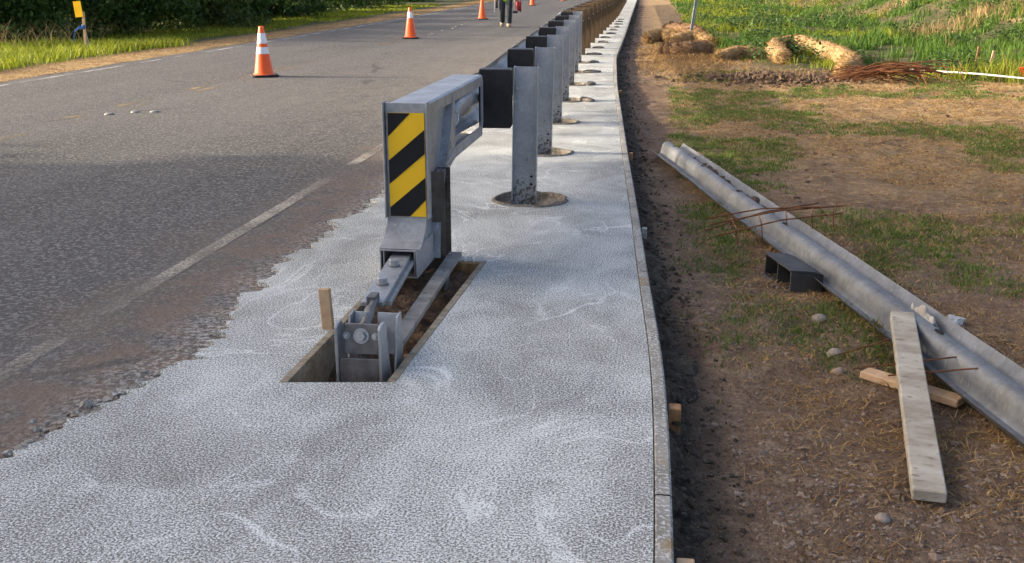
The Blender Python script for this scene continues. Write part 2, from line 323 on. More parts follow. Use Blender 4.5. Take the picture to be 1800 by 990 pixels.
# ------------------------------------------------------------------ concrete slab with its openings
PIT = [(-1.287, 3.27), (-.885, 3.33), (-.835, 4.98), (-1.275, 4.98)]
P1 = np.array((-.853, 6.51)); RD = np.array((-1.458+.853, 17.86-6.51)); RD = RD/np.linalg.norm(RD); RV = np.array((RD[1], -RD[0])); RANG = math.atan2(-RD[0], RD[1])
steel = [P1+RD*1.8917*k for k in range(7)]
wood = []
for k in range(24):
    y = 19.75+1.9*k; wood.append(np.array((float(np.interp(y, [19.7, 25, 31, 40, 63], [-1.565, -1.66, -1.72, -1.85, -2.45])), y)))
def ring(c, r, n=28, j=.06, seed=0):
    return [(c[0]+r*(1+j*(float(vn(np.array(k*.9+seed*7.), np.array(seed*3.1)))-.5)*2)*math.cos(2*math.pi*k/n), c[1]+r*(1+j*(float(vn(np.array(k*.9+seed*7.), np.array(seed*3.1)))-.5)*2)*math.sin(2*math.pi*k/n)) for k in range(n)]
HOLES = [ring(p+RV*.04, .225 if k < 1 else .2, 28, .07, k) for k, p in enumerate(steel)]
def raggedx(y):
    y = np.asarray(y, float); return -1.74+.10*(fbm(y*.9, y*0+1.)-.5)*2+.09*(fbm(y*4., y*0+5.)-.5)*2+.04*(vn(y*17, y*0+9.)-.5)*2+.03*(vn(y*48, y*0+3.)-.5)*2-.10*sst(3.6, 2.4, y)+curve(y)
def slab():
    bm = bmesh.new(); ys = np.concatenate([np.arange(-3, 12, .016), np.arange(12, 30, .08), np.arange(30, 90, 1.)])
    outer = [(float(raggedx(y)), float(y)) for y in ys][::-1]
    outer += [(float(edge(y))-.0475, float(y)) for y in np.concatenate([np.arange(-3, 30, .25), np.arange(30, 89, 1.)])]
    def loop(pts):
        vs = [bm.verts.new((x, y, 0)) for x, y in pts]
        return [bm.edges.new((vs[i], vs[(i+1) % len(vs)])) for i in range(len(vs))]
    E = loop(outer)+loop(PIT)
    for h in HOLES: E += loop(h)
    r = bmesh.ops.triangle_fill(bm, use_beauty=True, use_dissolve=False, edges=E)
    bmesh.ops.recalc_face_normals(bm, faces=bm.faces)
    if sum(f.normal.z for f in bm.faces) < 0: bmesh.ops.reverse_faces(bm, faces=bm.faces)
    ex = bmesh.ops.extrude_face_region(bm, geom=list(bm.faces)); low = [v for v in ex['geom'] if isinstance(v, bmesh.types.BMVert)]
    for v in low: v.co.z = -.16
    bmesh.ops.recalc_face_normals(bm, faces=bm.faces)
    me = bpy.data.meshes.new('concrete_slab'); bm.to_mesh(me); bm.free()
    return tag(link('concrete_slab', me, G['concrete']), kind='structure')
SLAB = slab()
for k, (h, p) in enumerate(zip(HOLES, steel)):
    c = p+RV*.04; V = []; F = []; n = 28
    for i in range(n):
        rr = math.hypot(h[i][0]-c[0], h[i][1]-c[1]); t = 2*math.pi*i/n; j = float(vn(np.array(i*1.3), np.array(k*5.)))
        for q, (dr, z) in enumerate(((.020, -.01), (.012, .003+.006*j), (.0, .006+.012*j), (-.010, .002), (-.010, -.1))):
            V.append((c[0]+(rr+dr)*math.cos(t), c[1]+(rr+dr)*math.sin(t), z))
    for i in range(n):
        for q in range(4): a = i*5+q; b = ((i+1) % n)*5+q; F.append((a, b, b+1, a+1))
    link('hole_rim', npmesh('hole_rim', V, F, True), G['rim'], SLAB)
    V = [(c[0], c[1], -.06)]; F = []
    for q, r in enumerate((.06, .12, .17, .225)):
        for i in range(n): t = 2*math.pi*i/n; V.append((c[0]+r*math.cos(t), c[1]+r*math.sin(t), -.085+.06*float(fbm(np.array(r*26+k*9), np.array(i*.8), 2))+.035*q/3))
    for i in range(n): F.append((0, 1+i, 1+(i+1) % n, 1+(i+1) % n))
    me = bpy.data.meshes.new('hole_soil'); F = [f[:3] for f in F]
    for q in range(3):
        for i in range(n): a = 1+q*n+i; b = 1+q*n+(i+1) % n; F.append((a, a+n, b+n, b))
    me.from_pydata(V, [], F); link('hole_soil', me, G['rim'], SLAB)
def lump(name, c, size, mat, seed, parent=None, sub=2, smooth=True, rough=.35):
    bm = bmesh.new(); bmesh.ops.create_icosphere(bm, subdivisions=sub, radius=1); r = random.Random(seed); off = r.random()*50
    for v in bm.verts:
        k = 1+rough*(float(fbm(np.array(v.co.x*1.6+off), np.array(v.co.y*1.6+v.co.z*1.9+off), 3))-.5)*2
        v.co = Vector((v.co.x*size[0]*k, v.co.y*size[1]*k, v.co.z*size[2]*k))
    bmesh.ops.rotate(bm, verts=bm.verts, cent=(0, 0, 0), matrix=Matrix.Rotation(r.random()*6, 3, 'Z'))
    me = bpy.data.meshes.new(name); bm.to_mesh(me); bm.free()
    if smooth: me.polygons.foreach_set('use_smooth', [True]*len(me.polygons))
    o = link(name, me, mat, parent); o.location = c; return o
ORD = ['first', 'second', 'third', 'fourth', 'fifth', 'sixth', 'seventh', 'eighth', 'ninth', 'tenth', 'eleventh', 'twelfth', 'thirteenth', 'fourteenth']
# spilled mortar lumps right of the further posts
for k, p in enumerate(list(steel[3:])+wood[:10]):
    q = p+RV*(.26+.05*random.random()); tag(lump('mortar_lump', (q[0], q[1], .012), (.13+.05*random.random(), .07, .03), G['rim'], 40+k, sub=2),
        'crusty mortar lump on the slab beside the '+(ORD[k+3]+' steel post' if k < 4 else ORD[k-4]+' wooden post'), 'mortar', 'mortar lumps beside the posts')

# pit lining boards and soil
def frame_board(name, a, b, th, z0, z1, mat, parent=None, inward=1):
    a = Vector((*a, 0)); b = Vector((*b, 0)); d = (b-a); L = d.length; ang = math.atan2(d.y, d.x)
    o = MB().box(0, L, 0, th*inward, z0, z1).build(name, mat, parent, .002); o.location = a; o.rotation_euler.z = ang; return o
pr = empty('pit_formwork', (-1.08, 4.1, -.15)); tag(pr, 'timber box lining the rectangular anchor pit in the slab', 'formwork')
def fb(i, j, mat, th=.036, z1=-.002):
    a, b = PIT[i], PIT[j]; o = frame_board('lining_board', (a[0]+1.08, a[1]-4.1), (b[0]+1.08, b[1]-4.1), th, -.10+.0, z1+.15, mat, pr); return o
fb(0, 1, G['timber_pale'], .012, -.006); fb(1, 2, G['lining'], .03, .003); fb(2, 3, G['timber'], .036, -.004); fb(3, 0, G['lining'], .03, .002)
def patch(name, x0, x1, y0, y1, n, m, zf, mat, clip=None):
    xs = np.linspace(x0, x1, n); ys = np.linspace(y0, y1, m); X, Y = np.meshgrid(xs, ys); Z = zf(X, Y)
    I, J = np.meshgrid(np.arange(n-1), np.arange(m-1)); a = (J*n+I).ravel()
    return link(name, npmesh(name, np.stack([X.ravel(), Y.ravel(), Z.ravel()], 1), np.stack([a, a+1, a+n+1, a+n], 1), True), mat)
tag(patch('pit_soil', -1.5, -.6, 3.1, 5.2, 70, 150, lambda X, Y: -.125+.09*(fbm(X*5, Y*5)-.4)+.09*(fbm(X*20, Y*20, 4)-.5)+.06*sst(3.6, 4.4, Y)-.12*sst(3.85, 3.45, Y), G['pit_soil']), kind='structure')
# cracks beside form strips: thin dark recess lines
def formboards():
    ys = [-3, .9, 2.62, 4.9, 7.6, 10.6, 13.9, 17.4, 21, 25, 30, 36, 44, 54, 66, 80]
    names = ['board nearest the camera at the bottom edge', 'board beside the bottom stake', 'board beside the tall brown stake', 'board beside the mud bank left of the loose beam', 'board level with the first steel posts', 'board level with the second bent of posts', 'short run beside the third and fourth posts', 'board beside the last steel posts', 'board beside the first wooden posts']
    for i in range(len(ys)-1):
        a, b = ys[i], ys[i+1]; n = int((b-a)/.15)+2; V = []; F = []
        for k in range(n+1):
            y = a+.004+(b-a-.008)*k/n; x = float(edge(y)); j = .006*(float(fbm(np.array(y*3.), np.array(2.)))-.5)
            for (dx, z) in ((-.044, -.14), (-.044, -.003+j), (-.040, .001+j), (-.004, .001+j), (.002, -.006+j), (.002, -.14)): V.append((x+dx, y, z))
        for k in range(n):
            for q in range(6): p, r = k*6+q, k*6+(q+1) % 6; F.append((p, r, r+6, p+6))
        o = link('form_board', npmesh('form_board', V, F), G['crust'])
        if i < len(names): tag(o, 'cement-crusted edge form '+names[i]+' of the slab', 'form board', 'form boards along the slab')
        else: tag(o, 'distant cement-crusted form board, '+ORD[i-9]+' beyond the first wooden posts', 'form board', 'form boards along the far slab')
formboards()
def stake(x, y, ztop, w, d, mat, label, tilt=(0, 0), zb=-.35, rz=0, chamfer=0, name='wooden_stake'):
    t = MB().box(-w/2, w/2, -d/2, d/2, zb, ztop); o = t.build(name, mat, None, .003); o.location = (x, y, 0); o.rotation_euler = (tilt[0], tilt[1], rz)
    return tag(o, label, 'stake')
stake(float(edge(3.30))+.030, 3.30, -.02, .042, .05, G['timber'], 'brown wooden form stake beside the near mud bank', (0, R(1)))
stake(float(edge(2.33))+.032, 2.33, -.03, .045, .05, G['timber_pale'], 'pale cut-off form stake at the bottom edge of the picture')
stake(float(edge(5.95))+.028, 5.95, -.03, .03, .05, G['crust'], 'mud-grey form stake left of the loose beam middle')
stake(float(edge(8.55))+.028, 8.55, -.01, .032, .045, G['timber'], 'small brown form stake left of the loose beam far end')
stake(float(edge(13.2))+.028, 13.2, .02, .035, .05, G['old_wood'], 'weathered form stake on the slab edge before the straw')
stake(-1.295, 3.86, .165, .045, .028, G['timber_pale'], 'pale wooden stake standing left of the anchor pit', (R(-3), R(-4)), -.2)

# ------------------------------------------------------------------ guardrail
def wprof(th=.0032, flip=1):
    zs = [(.156, .018), (.148, .022), (.135, .032), (.118, .060), (.105, .077), (.092, .083), (.078, .083), (.064, .078), (.050, .058), (.034, .022), (.022, .006), (.010, 0)]
    p = zs+[(-z, d) for z, d in zs[::-1]]; return p
def sweep_w(name, stations, mat, parent, th=.004, depth=1., p=None):
    """stations: list of (origin Vector, depth axis Vector, up axis Vector)"""
    p = p or wprof(); q = [(z, d*depth) for z, d in p]; poly = q+[(z, d*depth-th) for z, d in p[::-1]]; n = len(poly); V = []; F = []
    for o, dx, up in stations:
        for z, d in poly: V.append(tuple(o+dx*d+up*z))
    for j in range(len(stations)-1):
        for i in range(n): a = j*n+i; b = j*n+(i+1) % n; F.append((a, b, b+n, a+n))
    me = npmesh(name, V, F, True); bm = bmesh.new(); bm.from_mesh(me); e = len(stations)-1
    bm.verts.ensure_lookup_table(); h = n//2
    for s in (0, e):
        for i in range(h-1): bm.faces.new([bm.verts[s*n+k] for k in (i, i+1, n-2-i, n-1-i)])
    bmesh.ops.recalc_face_normals(bm, faces=bm.faces); bm.to_mesh(me); bm.free()
    me.set_sharp_from_angle(angle=R(40)); return link(name, me, mat, parent)
guard = empty('guardrail', (float(P1[0]), float(P1[1]), 0)); tag(guard, 'long steel beam guardrail with black blocks and a row of posts', 'guardrail')
g0 = Vector((float(P1[0]), float(P1[1]), 0))
def W3(v, z=0): return Vector((float(v[0]), float(v[1]), z))
H0, BT, BB = .83, .818, .46
UP = Vector((0, 0, 1))
def ipost_mesh():
    b = MB(); b.box(-.003, .003, 0, 0, 0, 0) if 0 else None
    b.prism([(-.076, -.05), (-.070, -.05), (-.070, -.003), (.070, -.003), (.070, -.05), (.076, -.05), (.076, .05), (.070, .05), (.070, .003), (-.070, .003), (-.070, .05), (-.076, .05)], 'z', -.5, H0)
    return b.mesh('post')
pm = ipost_mesh(); pm.materials.append(G['post_steel'])
bm_ = MB().box(-.275, -.078, -.075, .075, BB, BT).mesh('block', .006); bm_.materials.append(G['black'])
bolt = MB().tube([(0, -.03, 0), (0, .0, 0)], .012, 6).mesh('bolt'); bolt.materials.append(G['galv'])
for k, p in enumerate(steel):
    o = link('post', pm, None, guard); o.location = W3(p)-g0; o.rotation_euler = (R([-.3, .6, -.4, .3, .5, -.2, .2][k]), R([.9, 1.1, .2, -.4, .5, .3, 0][k]), RANG)
    if k == 0: o['label'] = 'nearest steel post with mud splashes on its web'
    b = link('bolt', bolt, None, o); b.location = (-.062, -.003, .62)
    b = link('bolt', bolt, None, o); b.location = (-.05, -.003, .70)
    for s in (.1, .15):
        h = link('hole_shade_disc', MB().tube([(.045, -.0045, s), (.045, -.0035, s)], .008, 8).mesh('hole_shade_disc'), G['dark'], o)  # no hole is cut: dark disc on the web paints its shade
    c = link('block', bm_, None, guard); c.location = W3(p)-g0; c.rotation_euler = (0, 0, RANG)
wpm = MB().box(-.10, .10, -.075, .075, -.4, .80).mesh('wood_post', .008); wpm.materials.append(G['old_wood'])
wbm = MB().box(-.30, -.103, -.07, .07, .45, .79).mesh('wood_block', .006); wbm.materials.append(G['old_wood'])
for k, p in enumerate(wood):
    d = wood[min(k+1, 23)]-wood[max(k-1, 0)]; a = math.atan2(-d[0], d[1])
    o = link('wood_post', wpm, None, guard); o.location = W3(p)-g0; o.rotation_euler = (R(random.uniform(-1, 1)), R(random.uniform(-1.2, 1.2)), a); o.scale = (1, 1, random.uniform(.98, 1.04))
    if k == 0: o['label'] = 'first weathered wooden post after the steel ones'
    c = link('wood_block', wbm, None, guard); c.location = W3(p)-g0; c.rotation_euler = (0, 0, a)
    if k < 10:
        b = link('bolt', bolt, None, o); b.location = (.06, -.075, .60)
# rail path: crest side faces the road
path = [np.array((-1.165, 5.25)), np.array((-1.165, 6.0))]+[p+RV*(-.279) for p in steel]+[p+np.array((-.303, 0)) for p in wood]
def stations(pts, zc, flat=None):
    st = []
    for i, p in enumerate(pts):
        d = pts[min(i+1, len(pts)-1)]-pts[max(i-1, 0)]; d = d/np.linalg.norm(d); n = Vector((-d[1], d[0], 0)); st.append((W3(p, zc)-g0, n, UP))
    return st
rail_parts = [path[:4], path[3:6], path[5:8], path[7:10]]+[path[i:i+3] for i in range(9, len(path)-2, 2)]
for i, pp in enumerate(rail_parts):
    st = stations(pp, .635+(.002 if i % 2 else 0)); sweep_w('rail_beam', [(a+n*(.003 if i % 2 else 0), n, u) for a, n, u in st], G['galv'], guard)

# ------------------------------------------------------------------ terminal head
HX0, HX1, HY = -1.244, -1.054, 4.65
head = empty('impact_head', (-1.15, HY, 0)); tag(head, 'galvanised guardrail end terminal with black and yellow striped marker', 'guardrail terminal')
def hp(name, mb, mat, bevel=0, parent=None, smooth=False):
    o = mb.build(name, mat, parent or head, bevel, smooth)
    if parent is None: o.location = Vector((1.15, -HY, 0))
    return o
# face channel: plate and two forward lips
b = MB(); b.box(HX0, HX1, HY, HY+.008, .29, .812); hp('face_plate', b, G['galv'], .002)
for x in (HX0-.009, HX1+.001): hp('face_lip', MB().box(x, x+.008, HY-.025, HY+.03, .285, .818), G['galv'], .002)
pan = hp('marker_panel', MB().box(HX0+.012, HX1-.008, HY-.006, HY-.002, .292, .768), G['sheet_yellow'])
def stripe(poly):
    x0, x1, z0, z1 = HX0+.013, HX1-.009, .293, .767
    P = [(x0+u*(x1-x0), z1-v*(z1-z0)) for u, v in poly]; o = MB().prism([(a, c) for a, c in P], 'y', HY-.0085, HY-.0065).build('stripe', G['sheet_black'], pan)
stripe([(0, 0), (.62, 0), (0, .225)]); stripe([(0, .455), (1, .155), (1, .385), (0, .685)]); stripe([(0, .915), (1, .615), (1, .835), (.55, 1), (0, 1)])
# lower nose sweeping towards the anchor
nose = [(HY+.004, .292), (HY-.003, .26), (HY-.02, .222), (HY-.05, .185), (HY-.10, .160)]
V = []; F = []
for i, (y, z) in enumerate(nose):
    e = .006+.022*i/4; V += [(HX0+.006-e, y, z), (HX1-.004-e*.6, y, z), (HX0+.006-e, y+.006, z-.004), (HX1-.004-e*.6, y+.006, z-.004)]
for i in range(4):
    a = i*4; F += [(a, a+1, a+5, a+4), (a+2, a+6, a+7, a+3), (a, a+4, a+6, a+2), (a+1, a+3, a+7, a+5)]
o = link('nose_sheet', npmesh('nose_sheet', V, F, False), G['galv_dirty'], head); o.location = Vector((1.15, -HY, 0))
# side cheeks with folded rear edge
cheek = [(HY+.01, .79), (5.30, .79), (5.27, .70), (5.20, .58), (5.08, .44), (4.98, .30), (4.93, .17), (4.91, .03), (HY-.10, .03), (HY-.10, .158), (HY-.05, .183), (HY-.02, .220), (HY-.002, .27)]
for x, s in ((HX1-.050, 1), (HX0-.004, -1)):
    hp('side_cheek', MB().prism(cheek, 'x', x, x+.005), G['galv'])
    e = cheek[1:8]; b = MB()
    for i in range(6):
        (y0, z0), (y1, z1) = e[i], e[i+1]; b.prism([(y0-.012, z0), (y0+.004, z0), (y1+.004, z1), (y1-.012, z1)], 'x', x-.004 if s > 0 else x-.010, x+.048 if s > 0 else x+.009)
    hp('edge_flange', b, G['galv'])
# feed tube mouth
tx0, tx1 = -1.262, -1.088
for nm, bx in (('tube_top', (tx0, tx1, HY-.11, 4.9, .150, .157)), ('tube_side', (tx0, tx0+.006, HY-.108, 4.9, .03, .149)), ('tube_side', (tx1-.006, tx1, HY-.108, 4.9, .03, .149)), ('tube_bottom', (tx0, tx1, HY-.10, 4.9, .022, .029)), ('tube_shade_plate', (tx0+.007, tx1-.007, 4.88, 4.89, .031, .148))):
    hp(nm, MB().box(*bx), G['dark'] if nm == 'tube_shade_plate' else G['galv_dirty'], .001)  # near-black plate closing the tube paints the shade inside it
# chute
cx0, cx1 = -1.248, -1.062
b = MB().prism([(cx0+.01, .805), (cx0, .797), (cx0, .745), (cx0+.005, .745), (cx0+.005, .795), (cx1-.005, .795), (cx1-.005, .745), (cx1, .745), (cx1, .797), (cx1-.01, .805)], 'y', HY+.04, 6.20); hp('chute_top', b, G['galv'], .0)
b = MB().prism([(cx0, .452), (cx1, .452), (cx1, .512), (cx1-.005, .512), (cx1-.005, .458), (cx0+.005, .458), (cx0+.005, .512), (cx0, .512)], 'y', 5.12, 6.19); hp('chute_bottom', b, G['galv_dirty'])
for x in (cx0+.001, cx1-.008):
    hp('end_frame', MB().prism([(6.165, .47), (6.20, .50), (6.215, .53), (6.215, .76), (6.20, .79), (6.165, .803), (6.165, .745), (6.19, .735), (6.19, .54), (6.165, .515)], 'x', x-.002, x+.009), G['galv'])
hp('guide_plate', MB().prism([(5.26, .50), (5.36, .50), (5.36, .745), (5.30, .745), (5.22, .60)], 'x', cx1-.006, cx1-.001), G['galv'])
hp('squeezer_roller', MB().tube([(-1.115, 5.44, .655), (-1.115, 5.56, .69), (-1.12, 5.9, .70)], .055, 20), G['galv'], 0, None, True)
hp('roller_cap', MB().lathe([(0, 0), (.05, 0), (.058, .004), (.058, -.01)], 20), G['cone_white']).matrix_world = Matrix.Translation((.035, 5.43-HY, .65)) @ Matrix.Rotation(R(78), 4, 'X')
hp('brace', MB().prism([(5.10, .45), (5.36, .50), (5.36, .515), (5.10, .465)], 'x', cx1-.004, cx1+.004), G['galv'])
hp('brace', MB().prism([(5.10, .40), (5.12, .40), (5.22, .545), (5.20, .55)], 'x', cx1-.004, cx1+.0045), G['galv'])
hp('brace', MB().prism([(5.02, .40), (5.34, .455), (5.34, .475), (5.02, .42)], 'x', cx1-.004, cx1+.003), G['galv'])
# support post behind the head
b = MB().prism([(-1.13, 4.93), (-1.035, 4.93), (-1.035, 4.936), (-1.075, 4.936), (-1.075, 5.07), (-1.035, 5.07), (-1.035, 5.077), (-1.13, 5.077), (-1.13, 5.07), (-1.081, 5.07), (-1.081, 4.936), (-1.13, 4.936)], 'z', -.45, .45)
hp('support_post', b, G['brown_steel'])

# ------------------------------------------------------------------ ground anchor
anc = empty('ground_anchor', (-1.02, 3.5, -.2)); tag(anc, 'steel anchor post with tension rod and flat strut in the pit', 'anchor'); AO = Vector((1.02, -3.5, .2))
def ap(name, mb, mat, bevel=.002, parent=None, smooth=False):
    o = mb.build(name, mat, parent or anc, bevel, smooth)
    if parent is None: o.location = AO
    return o
ax0, ax1, ay = -1.125, -.955, 3.42
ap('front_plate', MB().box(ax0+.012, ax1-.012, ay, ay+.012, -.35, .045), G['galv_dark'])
for x in (ax0, ax1-.011): ap('cheek_plate', MB().prism([(ay-.008, -.35), (ay-.008, .16), (ay+.01, .172), (ay+.05, .172), (ay+.075, .15), (ay+.095, .02), (ay+.15, -.12), (ay+.15, -.35)], 'x', x, x+.011), G['galv'])
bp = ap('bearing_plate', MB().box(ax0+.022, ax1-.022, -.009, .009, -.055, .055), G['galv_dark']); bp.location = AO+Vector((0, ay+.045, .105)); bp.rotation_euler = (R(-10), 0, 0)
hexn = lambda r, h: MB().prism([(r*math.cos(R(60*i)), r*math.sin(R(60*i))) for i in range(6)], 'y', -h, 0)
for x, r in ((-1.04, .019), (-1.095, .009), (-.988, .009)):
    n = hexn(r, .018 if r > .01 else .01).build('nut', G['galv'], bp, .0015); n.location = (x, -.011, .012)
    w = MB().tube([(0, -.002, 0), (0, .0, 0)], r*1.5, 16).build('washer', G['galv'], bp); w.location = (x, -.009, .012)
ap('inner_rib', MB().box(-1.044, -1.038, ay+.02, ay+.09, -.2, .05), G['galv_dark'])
for x0, x1 in ((ax0+.012, -1.066), (-1.024, ax1+.012)):
    q = ap('back_plate', MB().box(x0, x1, -.005, .005, -.10, .055), G['galv']); q.location = AO+Vector((0, ay+.20, .10)); q.rotation_euler = (R(-12), 0, 0)
for x in (ax0+.004, ax1+.012): ap('back_wing', MB().prism([(ay+.10, -.1), (ay+.16, .155), (ay+.215, .16), (ay+.235, -.1)], 'x', x, x+.008), G['galv'])
ap('tension_rod', MB().tube([(-1.04, ay+.03, .118), (-1.08, 3.72, .128), (-1.105, 3.90, .125)], [.013, .015, .013], 12), G['galv_dark'], 0, None, True)
ap('rod_sleeve', MB().tube([(-1.052, ay+.13, .121), (-1.083, 3.735, .128)], [.021, .021], 14), G['galv_dark'], 0, None, True)
fd = (Vector((-1.172, 4.62, .115))-Vector((-1.112, 3.86, .105))); fl = fd.length
fp = ap('feed_strap', MB().box(-.046, .046, 0, fl, -.004, .014), G['galv']); fp.location = AO+Vector((-1.112, 3.86, .105)); fp.rotation_euler = (math.asin(fd.z/fl), 0, math.atan2(-fd.x, fd.y))
u = MB().box(-.034, .062, .08, fl+.2, -.028, -.006).build('flattened_rail', G['galv_dirty'], fp, .003)
for y in (.24, .52):
    n = MB().prism([(.023*math.cos(R(60*i)), .023*math.sin(R(60*i))) for i in range(6)], 'z', .016, .044).build('bolt_head', G['galv'], fp, .002); n.location = (0, y, 0)
    w = MB().lathe([(0, .018), (.026, .018), (.026, .0145)], 16).build('washer', G['galv_dark'], fp); w.location = (0, y, 0)
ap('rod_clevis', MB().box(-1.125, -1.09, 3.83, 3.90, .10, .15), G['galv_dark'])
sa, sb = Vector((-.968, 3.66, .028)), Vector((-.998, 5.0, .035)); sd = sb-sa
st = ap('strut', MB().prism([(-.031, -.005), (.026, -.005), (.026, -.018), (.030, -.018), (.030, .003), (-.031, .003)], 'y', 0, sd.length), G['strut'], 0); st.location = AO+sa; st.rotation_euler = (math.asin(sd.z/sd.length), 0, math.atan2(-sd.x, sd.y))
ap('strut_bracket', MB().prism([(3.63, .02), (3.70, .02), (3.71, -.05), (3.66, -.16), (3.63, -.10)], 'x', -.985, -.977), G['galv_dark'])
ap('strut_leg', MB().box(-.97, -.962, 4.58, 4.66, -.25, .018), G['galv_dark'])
ap('timber_packer', MB().box(-.955, -.915, 3.66, 3.74, -.07, -.045), G['timber'])
# ------------------------------------------------------------------ traffic cones
def cone(x, y, rz, label, bands=2):
    c = empty('traffic_cone', (x, y, -.02), rz); tag(c, label, 'traffic cone', 'orange cones along the centre of the road')
    b = MB().prism([(-.19, -.15), (-.15, -.19), (.15, -.19), (.19, -.15), (.19, .15), (.15, .19), (-.15, .19), (-.19, .15)], 'z', 0, .032); b.build('base', G['rubber'], c, .006)
    r = lambda z: .138-.103*(z-.03)/.68
    MB().lathe([(.16, .032), (.150, .042), (r(.05), .055), (r(.70), .70), (.030, .712), (.022, .712), (.02, .68)], 28).build('cone_body', G['orange'], c, 0, True)
    for z0, z1 in ((.47, .615), (.325, .42))[:bands]:
        MB().lathe([(r(z0)+.002, z0), (r(z1)+.002, z1)], 28).build('collar', G['cone_white'], c, 0, True)
    return c
cone(-5.76, 14.86, .5, 'nearest orange cone with two white collars, left of the marker')
cone(-6.0, 25.0, .2, 'second cone up the road with one white collar', 1)
cone(-6.36, 37.2, .4, 'plain orange cone just left of the walking worker', 0)
cone(-7.02, 56.7, .1, 'small distant cone just right of the walking worker', 0)
cone(-6.6, 69.5, .3, 'farthest tiny cone at the top edge above the rail', 0)
# ------------------------------------------------------------------ raised ceramic markers and loose bits on the road
for i, (x, y) in enumerate(((-5.75, 10.38), (-5.57, 10.6), (-5.38, 10.65), (-5.94, 25.6), (-5.9, 26.6), (-5.92, 27.1), (-6.05, 29.), (-6.0, 30.2), (-6.15, 31.4), (-6.2, 32.7))):
    o = MB().lathe([(.05, 0), (.047, .008), (.035, .014), (0, .017)], 14).build('road_stud', G['centre_hot'], None, 0, True); o.location = (x, y, -.021)
    tag(o, ('dull ceramic road stud, '+['left', 'middle', 'right'][i]+' of three left of the nearest cone' if i < 3 else 'dull ceramic road stud, '+ORD[i-3]+' of the row beyond the second cone'), 'road stud', 'ceramic studs on the centre line')

